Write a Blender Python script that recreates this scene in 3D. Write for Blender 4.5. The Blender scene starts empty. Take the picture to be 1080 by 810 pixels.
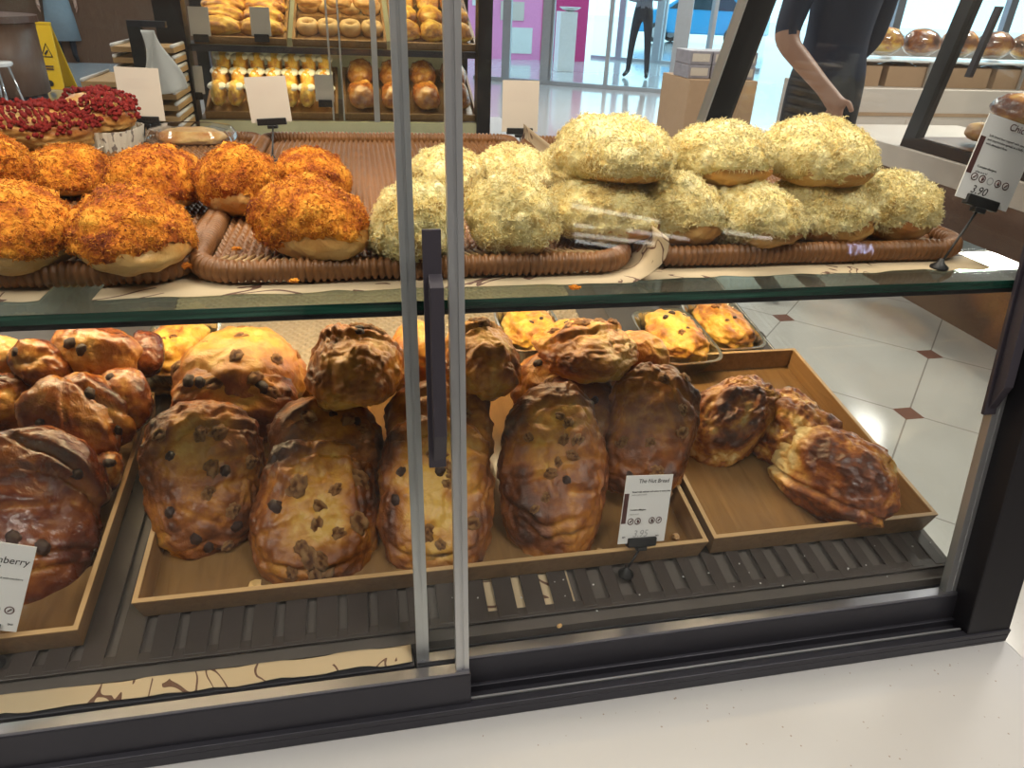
import bpy, bmesh, math, random
import numpy as np
from mathutils import Vector, Matrix
C = bpy.context.scene.collection
H = 1.25                       # eye height of the photographer above the floor
F = 757.0                      # focal length in pixels of a 1080 wide frame
rad = math.radians
_a = np.array([3920, -231, 757.]); _b = np.array([-171, -420, 757.])
AX = _a / np.linalg.norm(_a); AY = _b - AX * (_b @ AX); AY /= np.linalg.norm(AY); AZ = np.cross(AX, AY)
EYE = np.array([0, 0, H])

# ---------------------------------------------------------------- placement: where a sight line meets a plane of the place
def ray(px, py):
    d = np.array([px - 540, py - 405, F]); return np.array([d @ AX, d @ AY, d @ AZ])
def onY(px, py, y): r = ray(px, py); return EYE + r * (y / r[1])
def onZ(px, py, z): r = ray(px, py); return EYE + r * ((z - H) / r[2])
def onX(px, py, x): r = ray(px, py); return EYE + r * (x / r[0])

# ---------------------------------------------------------------- mesh helpers
def nrm(v): v = np.asarray(v, float); return v / max(np.linalg.norm(v), 1e-9)
class MB:
    def __init__(s): s.v = []; s.f = []; s.m = []
    def add(s, vs, fs, m=0):
        o = len(s.v); s.v += [tuple(map(float, p)) for p in vs]
        s.f += [tuple(o + i for i in f) for f in fs]; s.m += [m] * len(fs); return s
    def hexa(s, b, t, m=0):   # bottom ring of 4, top ring of 4
        return s.add(list(b) + list(t), [(3, 2, 1, 0), (4, 5, 6, 7), (0, 1, 5, 4), (1, 2, 6, 5), (2, 3, 7, 6), (3, 0, 4, 7)], m)
    def box(s, lo, hi, m=0):
        x, y, z = lo; X, Y, Z = hi
        return s.hexa([(x, y, z), (X, y, z), (X, Y, z), (x, Y, z)], [(x, y, Z), (X, y, Z), (X, Y, Z), (x, Y, Z)], m)
    def obox(s, c, ax, ay, az, m=0):  # oriented box, half axes as vectors
        c, ax, ay, az = map(np.asarray, (c, ax, ay, az))
        q = lambda k: [c - ax - ay + k * az, c + ax - ay + k * az, c + ax + ay + k * az, c - ax + ay + k * az]
        return s.hexa(q(-1), q(1), m)
    def tube(s, path, r, n=8, m=0, cap=True):
        P = [np.asarray(p, float) for p in path]; R = r if hasattr(r, '__len__') else [r] * len(P)
        o = len(s.v); up = None
        for i, p in enumerate(P):
            d = nrm(P[min(i + 1, len(P) - 1)] - P[max(i - 1, 0)])
            if up is None: up = nrm(np.cross(d, [0, 0, 1] if abs(d[2]) < .9 else [1, 0, 0]))
            up = nrm(up - d * (up @ d)); w = np.cross(d, up)
            for k in range(n):
                a = 2 * math.pi * k / n; s.v.append(tuple(p + R[i] * (math.cos(a) * up + math.sin(a) * w)))
        for i in range(len(P) - 1):
            for k in range(n):
                a, b = o + i * n + k, o + i * n + (k + 1) % n
                s.f.append((a, b, b + n, a + n)); s.m.append(m)
        if cap:
            s.f.append(tuple(o + k for k in reversed(range(n)))); s.m.append(m)
            s.f.append(tuple(o + (len(P) - 1) * n + k for k in range(n))); s.m.append(m)
        return s
    def lathe(s, prof, c, n=24, m=0, sx=1, sy=1):
        o = len(s.v)
        for r, z in prof:
            for k in range(n):
                a = 2 * math.pi * k / n; s.v.append((c[0] + r * sx * math.cos(a), c[1] + r * sy * math.sin(a), c[2] + z))
        for i in range(len(prof) - 1):
            for k in range(n):
                a, b = o + i * n + k, o + i * n + (k + 1) % n
                s.f.append((a, b, b + n, a + n)); s.m.append(m)
        s.f.append(tuple(o + k for k in reversed(range(n)))); s.m.append(m)
        s.f.append(tuple(o + (len(prof) - 1) * n + k for k in range(n))); s.m.append(m)
        return s
    def build(s, name, mats, parent=None, smooth=False, bev=0, org=(0, 0, 0)):
        me = bpy.data.meshes.new(name)
        me.from_pydata([(p[0] - org[0], p[1] - org[1], p[2] - org[2]) for p in s.v], [], s.f)
        for m in (mats if isinstance(mats, (list, tuple)) else [mats]): me.materials.append(m)
        me.polygons.foreach_set('material_index', s.m)
        if smooth: me.polygons.foreach_set('use_smooth', [True] * len(s.f))
        me.update(); return link(name, me, parent, bev)
def link(name, me, parent=None, bev=0):
    o = bpy.data.objects.new(name, me); C.objects.link(o)
    if parent: o.parent = parent
    if bev:
        b = o.modifiers.new('Bevel', 'BEVEL'); b.width = bev; b.segments = 2; b.limit_method = 'ANGLE'
    return o
def npmesh(name, V, Fc, mats, attr=None, smooth=True):
    me = bpy.data.meshes.new(name); me.from_pydata(np.asarray(V, float), [], np.asarray(Fc).tolist() if not isinstance(Fc, list) else Fc)
    for m in (mats if isinstance(mats, (list, tuple)) else [mats]): me.materials.append(m)
    if smooth: me.polygons.foreach_set('use_smooth', [True] * len(me.polygons))
    for k, a in (attr or {}).items():
        at = me.attributes.new(k, 'FLOAT', 'POINT'); at.data.foreach_set('value', np.asarray(a, np.float32))
    me.update(); return me
def tag(o, label, cat, group=None, kind=None):
    o['label'] = label; o['category'] = cat
    if group: o['group'] = group
    if kind: o['kind'] = kind
    return o
def struct(o): o['kind'] = 'structure'; return o
def empty(name, loc, label, cat, group=None, rz=0):
    o = bpy.data.objects.new(name, None); C.objects.link(o); o.location = loc; o.rotation_euler = (0, 0, rz); o.empty_display_size = .05
    return tag(o, label, cat, group)
def text(name, body, size, mat, parent, loc, rot, align='LEFT', shear=0, bold=0):
    cu = bpy.data.curves.new(name, 'FONT'); cu.body = body; cu.size = size; cu.align_x = align; cu.shear = shear; cu.offset = bold
    cu.extrude = .00008; cu.materials.append(mat)
    t = bpy.data.objects.new(name, cu); C.objects.link(t); me = bpy.data.meshes.new_from_object(t.evaluated_get(bpy.context.evaluated_depsgraph_get())); bpy.data.objects.remove(t); me.name = name
    o = link(name, me, parent); o.location = loc; o.rotation_euler = rot; return o

# ---------------------------------------------------------------- noise on arrays
def vn(P, seed=0):
    P = np.asarray(P, float) + 57.3; i = np.floor(P).astype(np.int64); f = P - i; u = f * f * (3 - 2 * f)
    def h(x, y, z):
        n = (x * 374761393 + y * 668265263 + z * 1274126177 + seed * 974634777) & 0xffffffff
        n = ((n ^ (n >> 13)) * 1274126177) & 0xffffffff
        return ((n ^ (n >> 16)) & 0xffff) / 32767.5 - 1
    x, y, z = i[:, 0], i[:, 1], i[:, 2]; a, b, c = u[:, 0], u[:, 1], u[:, 2]; L = lambda p, q, t: p + (q - p) * t
    return L(L(L(h(x, y, z), h(x + 1, y, z), a), L(h(x, y + 1, z), h(x + 1, y + 1, z), a), b),
             L(L(h(x, y, z + 1), h(x + 1, y, z + 1), a), L(h(x, y + 1, z + 1), h(x + 1, y + 1, z + 1), a), b), c)
def fbm(P, o=4, seed=0, g=.5):
    P = np.asarray(P, float); s = 0; a = 1
    for k in range(o): s = s + a * vn(P * 2.03 ** k, seed + k * 17); a *= g
    return s
_ico = {}
def ico(n):
    if n not in _ico:
        bm = bmesh.new(); bmesh.ops.create_icosphere(bm, subdivisions=n, radius=1)
        _ico[n] = (np.array([v.co[:] for v in bm.verts]), np.array([[v.index for v in f.verts] for f in bm.faces])); bm.free()
    V, Fc = _ico[n]; return V / np.linalg.norm(V, axis=1)[:, None], Fc
sg = lambda x: 1 / (1 + np.exp(-np.clip(x, -30, 30)))
def normals(V, Fc):
    n = np.cross(V[Fc[:, 1]] - V[Fc[:, 0]], V[Fc[:, 2]] - V[Fc[:, 0]]); N = np.zeros_like(V)
    for k in range(3): np.add.at(N, Fc[:, k], n)
    return N / np.maximum(np.linalg.norm(N, axis=1), 1e-12)[:, None]

# ---------------------------------------------------------------- materials
class NT:
    def __init__(s, name):
        s.m = bpy.data.materials.new(name); s.m.use_nodes = True; s.t = s.m.node_tree; s.t.nodes.clear()
        s.out = s.n('ShaderNodeOutputMaterial'); s.co = None
    def n(s, ty, **kw):
        x = s.t.nodes.new(ty)
        for k, v in kw.items():
            if k in ('Scale', 'Detail', 'Roughness', 'Distortion', 'Fac', 'W', 'Randomness') and k in x.inputs: x.inputs[k].default_value = v
            else: setattr(x, k, v)
        return x
    def l(s, a, b): s.t.links.new(a, b)
    def coord(s, scale=(1, 1, 1), which='Object', rnd=False, rot=(0, 0, 0)):
        tc = s.n('ShaderNodeTexCoord'); mp = s.n('ShaderNodeMapping'); mp.inputs['Scale'].default_value = scale; mp.inputs['Rotation'].default_value = rot
        s.l(tc.outputs[which], mp.inputs['Vector'])
        if rnd:
            oi = s.n('ShaderNodeObjectInfo'); mu = s.n('ShaderNodeVectorMath', operation='SCALE'); mu.inputs[0].default_value = (13, 7, 5)
            s.l(oi.outputs['Random'], mu.inputs['Scale']); s.l(mu.outputs[0], mp.inputs['Location'])
        return mp.outputs[0]
    def noise(s, scale, detail=4, rough=.55, vec=None, dist=0):
        x = s.n('ShaderNodeTexNoise', Scale=scale, Detail=detail, Roughness=rough, Distortion=dist)
        if vec is not None: s.l(vec, x.inputs['Vector'])
        return x.outputs[0]
    def math(s, op, a, b=0.0, c=None):
        x = s.n('ShaderNodeMath', operation=op)
        for i, v in enumerate((a, b) if c is None else (a, b, c)):
            if isinstance(v, (int, float)): x.inputs[i].default_value = v
            else: s.l(v, x.inputs[i])
        return x.outputs[0]
    def ramp(s, fac, stops, interp='LINEAR'):
        x = s.n('ShaderNodeValToRGB'); e = x.color_ramp.elements; x.color_ramp.interpolation = interp
        while len(e) < len(stops): e.new(.5)
        for i, (p, c) in enumerate(stops): e[i].position = p; e[i].color = (*c, 1)
        s.l(fac, x.inputs[0]); return x.outputs[0]
    def mix(s, fac, a, b):
        x = s.n('ShaderNodeMix', data_type='RGBA')
        for i, v in ((0, fac), (6, a), (7, b)):
            if isinstance(v, (int, float)): x.inputs[i].default_value = v
            elif isinstance(v, tuple): x.inputs[i].default_value = (*v, 1)
            else: s.l(v, x.inputs[i])
        return x.outputs[2]
    def bump(s, h, st=.3, d=.002, prev=None):
        b = s.n('ShaderNodeBump'); b.inputs['Strength'].default_value = st; b.inputs['Distance'].default_value = d
        s.l(h, b.inputs['Height'])
        if prev is not None: s.l(prev, b.inputs['Normal'])
        return b.outputs[0]
    def bsdf(s, col, rough=.5, metal=0, normal=None, spec=.5, coat=0, sss=0, sheen=0, emit=None, es=0):
        p = s.n('ShaderNodeBsdfPrincipled')
        for k, v in (('Base Color', col), ('Roughness', rough), ('Metallic', metal), ('Normal', normal), ('Specular IOR Level', spec), ('Coat Weight', coat),
                     ('Subsurface Weight', sss), ('Sheen Weight', sheen), ('Emission Color', emit), ('Emission Strength', es)):
            if v is None: continue
            if isinstance(v, tuple): p.inputs[k].default_value = (*v, 1)
            elif isinstance(v, (int, float)): p.inputs[k].default_value = v
            else: s.l(v, p.inputs[k])
        if sss: p.inputs['Subsurface Radius'].default_value = (.012, .006, .003); p.inputs['Subsurface Scale'].default_value = .5
        s.l(p.outputs[0], s.out.inputs[0]); return s.m
def flat(name, col, rough=.5, metal=0, var=.12, vs=20, bs=120, bst=.08, coat=0, spec=.5, stretch=(1, 1, 1)):
    t = NT(name); v = t.coord(stretch); n = t.noise(vs, 5, .6, v)
    c = t.mix(n, tuple(x * (1 - var) for x in col), tuple(min(1, x * (1 + var)) for x in col))
    return t.bsdf(c, rough, metal, t.bump(t.noise(bs, 4, .6, v), bst, .001), spec, coat)
def crust(name, stops, rough=.42, spec=.45, fine=.32, coat=0, streak=None):
    t = NT(name); v = t.coord(rnd=True); at = t.n('ShaderNodeAttribute', attribute_name='bake')
    n1 = t.noise(22, 6, .62, v, .4); n2 = t.noise(95, 5, .65, v)
    f = t.math('ADD', at.outputs['Fac'], t.math('MULTIPLY', t.math('SUBTRACT', n1, .5), fine * 2.2))
    f = t.math('ADD', f, t.math('MULTIPLY', t.math('SUBTRACT', n2, .5), fine))
    col = t.ramp(f, stops)
    b = t.bump(t.noise(45, 6, .62, v, .5), .65, .005); b = t.bump(t.noise(260, 4, .6, v), .30, .0012, b)
    r = t.math('ADD', t.math('MULTIPLY', n1, .25), rough - .12)
    return t.bsdf(col, r, 0, b, spec, coat, sss=.06)
def flossmat(name, stops, sc=160):
    t = NT(name); v = t.coord(rnd=True); n1 = t.noise(34, 5, .65, v); n2 = t.noise(sc, 4, .7, v)
    at = t.n('ShaderNodeAttribute', attribute_name='tone')
    f = t.math('ADD', t.math('MULTIPLY', n1, .5), t.math('MULTIPLY', n2, .5)); f = t.math('ADD', f, at.outputs['Fac'])
    return t.bsdf(t.ramp(f, stops), .75, 0, t.bump(n2, .9, .003), .25, sss=.08)
def glassmat(name, tint=(1, 1, 1), refl=1.0, dirt=0.0, rough=0.02):
    t = NT(name); tr = t.n('ShaderNodeBsdfTransparent'); tr.inputs[0].default_value = (*tint, 1)
    gl = t.n('ShaderNodeBsdfGlossy'); gl.inputs['Roughness'].default_value = rough
    lw = t.n('ShaderNodeLayerWeight'); fr = t.math('MULTIPLY_ADD', t.math('POWER', lw.outputs['Facing'], 5.0), .96, .04)
    mx = t.n('ShaderNodeMixShader'); t.l(t.math('MINIMUM', t.math('MULTIPLY', fr, refl), 1.0), mx.inputs[0]); t.l(tr.outputs[0], mx.inputs[1]); t.l(gl.outputs[0], mx.inputs[2])
    o = mx.outputs[0]
    if dirt:
        df = t.n('ShaderNodeBsdfDiffuse'); df.inputs[0].default_value = (.8, .8, .78, 1); m2 = t.n('ShaderNodeMixShader')
        v = t.coord(); t.l(t.math('MULTIPLY', t.math('POWER', t.noise(6, 5, .7, v), 3.0), dirt), m2.inputs[0]); t.l(o, m2.inputs[1]); t.l(df.outputs[0], m2.inputs[2]); o = m2.outputs[0]
    t.l(o, t.out.inputs[0]); return t.m
def lampmat(name, col, st):
    t = NT(name); e = t.n('ShaderNodeEmission'); e.inputs[0].default_value = (*col, 1); e.inputs[1].default_value = st; t.l(e.outputs[0], t.out.inputs[0]); return t.m
def woodmat(name, a, b, rough=.4, sc=(2, 40, 40), spec=.4):
    t = NT(name); v = t.coord(sc); n = t.noise(3, 6, .6, v, 1.2)
    return t.bsdf(t.ramp(n, [(.3, a), (.7, b)]), rough, 0, t.bump(n, .15, .001), spec)

M = {}
M['black'] = flat('black_metal', (.018, .017, .021), .42, .3, spec=.4)
M['rail'] = flat('charcoal_aluminium', (.045, .044, .055), .38, .5)
M['railtop'] = flat('brushed_dark_aluminium', (.22, .22, .25), .4, .8)
M['handle'] = flat('charcoal_handle', (.055, .048, .062), .45, .2)
M['silver'] = flat('satin_aluminium', (.55, .56, .57), .38, .75, .06)
M['blackplastic'] = flat('black_plastic', (.01, .01, .011), .45)
M['glass'] = glassmat('clear_glass', (.98, .988, .982), .36, .02)
M['sideglass'] = glassmat('side_glass', (.95, .97, .96), 1.0, .05)
M['plastic'] = glassmat('clear_acrylic', (.96, .97, .97), 2.2, .12, .06)
M['shelfglass'] = glassmat('shelf_glass', (.86, .95, .90), 1.3, .06)
_t = NT('green_glass_edge'); M['edge'] = _t.bsdf(_t.ramp(_t.noise(7, 3, .5, _t.coord((1, 1, 30))), [(.3, (.002, .012, .009)), (.55, (.006, .05, .032)), (.75, (.03, .13, .09))]), .15, 0, None, .6)
M['kraft'] = woodmat('tray_veneer', (.23, .12, .045), (.34, .19, .075), .42, (30, 2.5, 30), .5)
M['kraftin'] = woodmat('tray_lining', (.20, .105, .038), (.29, .16, .06), .15, (24, 2.5, 24), .6)
M['kraftrim'] = flat('tray_edge', (.50, .32, .15), .4)
M['wicker'] = flat('brown_wicker', (.215, .090, .028), .40, 0, .6, 60, 200, .3)
M['wickerlight'] = flat('tan_wicker', (.42, .27, .12), .5, 0, .3, 60, 200, .3)
M['mat'] = flat('brown_slat_plastic', (.050, .038, .033), .45, 0, .3, 14, 160, .25)
M['greyweave'] = flat('greyish_tan_weave', (.36, .30, .22), .55, 0, .2, 60, 200, .3)
M['deck'] = flat('deck_grey', (.105, .088, .077), .5, 0, .35, 18, 160, .25)
M['white'] = flat('white_card', (.78, .77, .76), .55, 0, .02, 5, 60, .03)
M['cardback'] = flat('beige_card_back', (.62, .55, .47), .7, 0, .04)
M['ink'] = flat('dark_ink', (.03, .025, .025), .7)
M['greyink'] = flat('grey_ink', (.42, .42, .42), .7)
M['maroon'] = flat('maroon_print', (.085, .03, .028), .6)
# quartz counter, tile floor
_t = NT('speckled_white_quartz'); _v = _t.coord(); _w = _t.n('ShaderNodeTexVoronoi', Scale=130, Randomness=1); _t.l(_v, _w.inputs['Vector'])
_sp = _t.math('MULTIPLY', _t.math('LESS_THAN', _w.outputs['Distance'], .12), _t.math('GREATER_THAN', _t.noise(60, 2, .5, _v), .56))
_c = _t.mix(_t.noise(5, 5, .6, _v), (.50, .49, .485), (.58, .575, .57)); M['quartz'] = _t.bsdf(_t.mix(_sp, _c, (.33, .27, .23)), .35, 0, None, .5)
def tilemat():
    t = NT('cream_tile_floor'); tc = t.n('ShaderNodeTexCoord'); sx = t.n('ShaderNodeSeparateXYZ'); t.l(tc.outputs['Object'], sx.inputs[0])
    x, y = sx.outputs[0], sx.outputs[1]; S = .604
    # tiles run at 45 degrees to the counter, a brown square set at every corner
    u = t.math('DIVIDE', t.math('MULTIPLY', t.math('ADD', x, y), .70711), S); w = t.math('DIVIDE', t.math('MULTIPLY', t.math('SUBTRACT', y, x), .70711), S)
    u = t.math('ADD', u, OFFU); w = t.math('ADD', w, OFFW)
    fu = t.math('ABSOLUTE', t.math('SUBTRACT', t.math('FRACT', u), .5)); fw = t.math('ABSOLUTE', t.math('SUBTRACT', t.math('FRACT', w), .5))
    gu = t.math('LESS_THAN', fu, .0045); gw = t.math('LESS_THAN', fw, .0045); line = t.math('MAXIMUM', gu, gw)
    dia = t.math('LESS_THAN', t.math('ADD', fu, fw), .088)
    v = tc.outputs['Object']; n = t.noise(3.2, 6, .62, v); n2 = t.noise(70, 3, .6, v)
    c = t.mix(n, (.50, .48, .44), (.68, .665, .63)); c = t.mix(t.math('MULTIPLY', t.math('GREATER_THAN', n2, .68), .35), c, (.42, .36, .30))
    c = t.mix(line, c, (.30, .28, .26)); c = t.mix(dia, c, t.mix(n2, (.15, .065, .05), (.26, .13, .10)))
    return t.bsdf(c, .16, 0, None, .5)
_p = onZ(958, 436, 0); S_ = .604
OFFU = .5 - ((_p[0] + _p[1]) * .70711 / S_) % 1; OFFW = .5 - ((_p[1] - _p[0]) * .70711 / S_) % 1
M['tile'] = tilemat()
M['paleceil'] = flat('ceiling_paint', (.55, .55, .54), .8)
M['brownwood'] = woodmat('brown_wood_panel', (.12, .06, .035), (.20, .105, .065), .35, (30, 30, 2))
M['walnutpanel'] = woodmat('dark_walnut_panel', (.09, .04, .025), (.15, .07, .042), .4, (3, 30, 30))
M['cream'] = flat('cream_laminate', (.62, .54, .48), .4, 0, .05)
M['pink'] = flat('pink_panel', (.85, .28, .55), .45); M['crimson'] = flat('crimson_panel', (.55, .03, .18), .4)
M['doorframe'] = flat('door_aluminium', (.42, .45, .50), .35, .7)
M['pave'] = flat('street_paving', (.80, .80, .78), .7)
M['yellow'] = flat('yellow_plastic', (.80, .50, .02), .4, 0, .06)
M['car'] = flat('blue_car_paint', (.02, .32, .62), .2, 0, .03, coat=.6); M['tyre'] = flat('tyre_rubber', (.02, .02, .022), .7); M['darkglass'] = flat('dark_car_glass', (.02, .05, .07), .08)
M['cardboard'] = flat('cardboard', (.42, .27, .16), .75)
M['shiny'] = flat('foil_aluminium', (.78, .74, .66), .24, .95, .1, 40, 90, .45)
M['steel'] = flat('polished_steel', (.7, .7, .7), .15, 1, .03)
M['porcelain'] = flat('white_porcelain', (.8, .8, .8), .2)
M['poly'] = flat('thin_white_plastic_bag', (.75, .76, .74), .35)
M['skin'] = flat('skin', (.50, .27, .19), .5, 0, .08)
def paperprint():
    t = NT('printed_greaseproof_paper'); v = t.coord((1, 1, 1)); n = t.noise(9, 2, .5, v, 2.5)
    l = t.math('LESS_THAN', t.math('ABSOLUTE', t.math('SUBTRACT', t.math('FRACT', t.math('MULTIPLY', n, 6.0)), .5)), .07)
    k = t.math('GREATER_THAN', t.noise(14, 1, .5, v), .47)
    c = t.mix(t.math('MULTIPLY', l, k), t.mix(t.noise(20, 3, .5, v), (.56, .42, .25), (.64, .50, .32)), (.13, .055, .03))
    return t.bsdf(c, .6, 0, t.bump(t.noise(30, 3, .5, v), .25, .002))
M['paper'] = paperprint()
CREAM, GOLD, BROWN, DARK = (.74, .50, .20), (.55, .245, .055), (.27, .085, .022), (.085, .026, .011)
M['nutcrust'] = crust('golden_nut_crust', [(.0, (.70, .41, .085)), (.16, (.60, .28, .043)), (.36, (.44, .165, .025)), (.56, (.26, .080, .017)), (.78, (.125, .036, .012)), (.97, (.050, .018, .009))], .34, .55, .50)
M['cranberrycrust'] = crust('glossy_brown_crust', [(.05, (.70, .42, .14)), (.28, (.52, .235, .05)), (.52, (.30, .092, .020)), (.78, (.13, .028, .011)), (1, (.05, .014, .009))], .25, .6, .26, .25)
M['flakycrust'] = crust('flaky_butter_crust', [(.06, (.82, .62, .28)), (.28, (.66, .34, .07)), (.5, (.42, .15, .03)), (.72, (.24, .065, .018)), (.95, (.09, .025, .012))], .34, .55, .52, .2)
M['bunbread'] = crust('soft_bun_crust', [(.05, (.72, .47, .18)), (.35, (.60, .31, .085)), (.6, (.44, .17, .038)), (.9, (.28, .09, .022))], .42, .4, .15)
M['cheesy'] = crust('cheese_bread_crust', [(.05, (.86, .62, .17)), (.35, (.78, .44, .06)), (.6, (.50, .20, .035)), (.85, (.22, .075, .02)), (1, (.07, .03, .015))], .4, .5, .5)
M['orangefloss'] = flossmat('orange_floss', [(.28, (.16, .026, .006)), (.42, (.44, .100, .009)), (.54, (.74, .245, .016)), (.72, (.90, .42, .05))], 300)
M['yellowfloss'] = flossmat('yellow_floss', [(.20, (.42, .25, .07)), (.35, (.78, .56, .19)), (.50, (.95, .79, .36)), (.78, (.97, .88, .53))], 260)
M['redcrumb'] = flossmat('red_berry_topping', [(.25, (.05, .004, .005)), (.45, (.20, .012, .012)), (.62, (.34, .03, .022)), (.85, (.50, .14, .07))])
M['walnut'] = crust('walnut_kernel', [(.1, (.56, .34, .15)), (.45, (.38, .18, .065)), (.8, (.15, .055, .02))], .5, .4, .4)
M['raisin'] = flat('raisin_skin', (.045, .020, .014), .35, 0, .4, 90, 200, .5)
M['crumb'] = flat('bread_crumb', (.70, .46, .18), .8, 0, .25, 90)

# ================================================================ the display case
G = rad(8.66); TA = rad(8.85)
UP = np.array([0, math.sin(G), math.cos(G)]); OUT = np.array([0, -math.cos(G), math.sin(G)])
def fp(x, zr, off=0): return np.array([x, .437 + math.tan(G) * (zr + .575), H + zr]) - OUT * off     # on the leaning front, off = inward
def fbox(mb, x0, x1, z0, z1, o0, o1, m=0):
    a, b = fp((x0 + x1) / 2, z0, (o0 + o1) / 2), fp((x0 + x1) / 2, z1, (o0 + o1) / 2)
    return mb.obox((a + b) / 2, ((x1 - x0) / 2, 0, 0), (b - a) / 2, OUT * (o1 - o0) / 2, m)
DK = np.array([0, .53, H - .526]); DN = np.array([0, -math.sin(TA), math.cos(TA)]); DU = np.array([0, math.cos(TA), math.sin(TA)])
def dk(x, y, h=0):               # a point on the sloping deck at depth y, h above it
    return np.array([x, y, DK[2] + (y - .53) * math.tan(TA)]) + DN * h
def onD(px, py, h=0): r = ray(px, py); return EYE + r * (((DK + DN * h - EYE) @ DN) / (r @ DN))
SZ = H - .2085                   # top of the glass shelf
XL, XR = -.575, .645
def make_case(root, loc, full=True):
    O = np.array(loc, float)
    def P(mb, name, mats, parent=root, **k): return mb.build(name, mats, parent, org=O, **k)
    b = MB(); b.box((XL, .424, H - .585), (XR, .54, H - .574)); P(b, 'base_frame', M['rail'], bev=.001)
    for nm, lo, hi in (('front_lip', (XL, .424, H - .574), (XR, .432, H - .568)), ('track_rib', (XL, .445, H - .574), (XR, .449, H - .566)), ('inner_rail', (.0245, .4745, H - .574), (XR, .4775, H - .545)), ('deck_lip', (XL + .02, .4545, H - .574), (.022, .4758, H - .5392)), ('rear_rail', (XL, 1.322, H - .585), (XR, 1.36, H - .40))):
        b = MB(); b.box(lo, hi); P(b, nm, M['black' if nm == 'inner_rail' else 'rail'], bev=.0008)
    b = MB(); b.box((XL, .4325, H - .5685), (.59, .4345, H - .5665)); P(b, 'track_strip', M['silver'])
    b = MB(); b.hexa([(XL + .02, .476, H - .584), (.615, .476, H - .584), (.615, 1.32, H - .584), (XL + .02, 1.32, H - .584)], [(XL + .02, .476, dk(0, .476)[2] - .001), (.615, .476, dk(0, .476)[2] - .001), (.615, 1.32, dk(0, 1.32)[2] - .001), (XL + .02, 1.32, dk(0, 1.32)[2] - .001)])
    P(b, 'deck', M['deck'])
    for x0, x1 in ((.592, XR), (XL, XL + .053)):
        b = MB(); fbox(b, x0, x1, -.585, .33, -.012, .034); P(b, 'front_post', M['black'], bev=.0015)
    ry = lambda z: 1.283 - .42 * (z + .253)
    for x0, x1 in ((.598, XR), (XL, XL + .045)):
        b = MB(); b.hexa([(x0, ry(-.40) - .02, H - .40), (x1, ry(-.40) - .02, H - .40), (x1, ry(-.40) + .012, H - .40), (x0, ry(-.40) + .012, H - .40)],
                         [(x0, ry(.33) - .02, H + .33), (x1, ry(.33) - .02, H + .33), (x1, ry(.33) + .012, H + .33), (x0, ry(.33) + .012, H + .33)])
        p = P(b, 'rear_post', M['black'], bev=.001)
        b = MB(); e = x0 - .003 if x0 > 0 else x1; b.hexa([(e, ry(-.40) - .019, H - .40), (e + .003, ry(-.40) - .019, H - .40), (e + .003, ry(-.40) + .01, H - .40), (e, ry(-.40) + .01, H - .40)],
                         [(e, ry(.33) - .019, H + .33), (e + .003, ry(.33) - .019, H + .33), (e + .003, ry(.33) + .01, H + .33), (e, ry(.33) + .01, H + .33)])
        P(b, 'edge_strip', M['silver'], p)
    for x in (.619, XL + .02):
        b = MB(); q = lambda xx: [(xx, .49, H - .555), (xx, ry(-.40), H - .405), (xx, ry(.32), H + .32), (xx, .60, H + .32)]
        b.hexa(q(x), q(x + .005)); P(b, 'side_pane', M['sideglass'])
    b = MB(); b.hexa([(XL + .04, ry(-.39) - .002, H - .39), (.60, ry(-.39) - .002, H - .39), (.60, ry(-.39) + .003, H - .39), (XL + .04, ry(-.39) + .003, H - .39)],
                     [(XL + .04, ry(.32) - .002, H + .32), (.60, ry(.32) - .002, H + .32), (.60, ry(.32) + .003, H + .32), (XL + .04, ry(.32) + .003, H + .32)]); P(b, 'rear_pane', M['glass'])
    b = MB(); yt = fp(0, .33)[1]
    b.box((XL, yt - .01, H + .33), (XR, yt + .05, H + .36)); b.box((XL, ry(.33) - .04, H + .33), (XR, ry(.33) + .01, H + .36))
    b.box((XL, yt, H + .33), (XL + .05, ry(.33), H + .36)); b.box((XR - .05, yt, H + .33), (XR, ry(.33), H + .36)); P(b, 'top_frame', M['black'])
    # glass shelf on a dark support bar
    b = MB(); z0, z1, y0, y1, x0, x1 = SZ - .0075, SZ, .512, 1.17, XL + .03, .617
    b.add([(x0, y0, z0), (x1, y0, z0), (x1, y1, z0), (x0, y1, z0), (x0, y0, z1), (x1, y0, z1), (x1, y1, z1), (x0, y1, z1)],
          [(3, 2, 1, 0), (4, 5, 6, 7)], 0); b.add([(x0, y0, z0), (x1, y0, z0), (x1, y1, z0), (x0, y1, z0), (x0, y0, z1), (x1, y0, z1), (x1, y1, z1), (x0, y1, z1)], [(0, 1, 5, 4), (1, 2, 6, 5), (2, 3, 7, 6), (3, 0, 4, 7)], 1)
    sh = P(b, 'glass_shelf', [M['shelfglass'], M['edge']])
    b = MB(); b.box((XL + .03, .514, SZ - .0125), (.595, .532, SZ - .0078)); P(b, 'support_bar', M['black'], sh)
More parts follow.
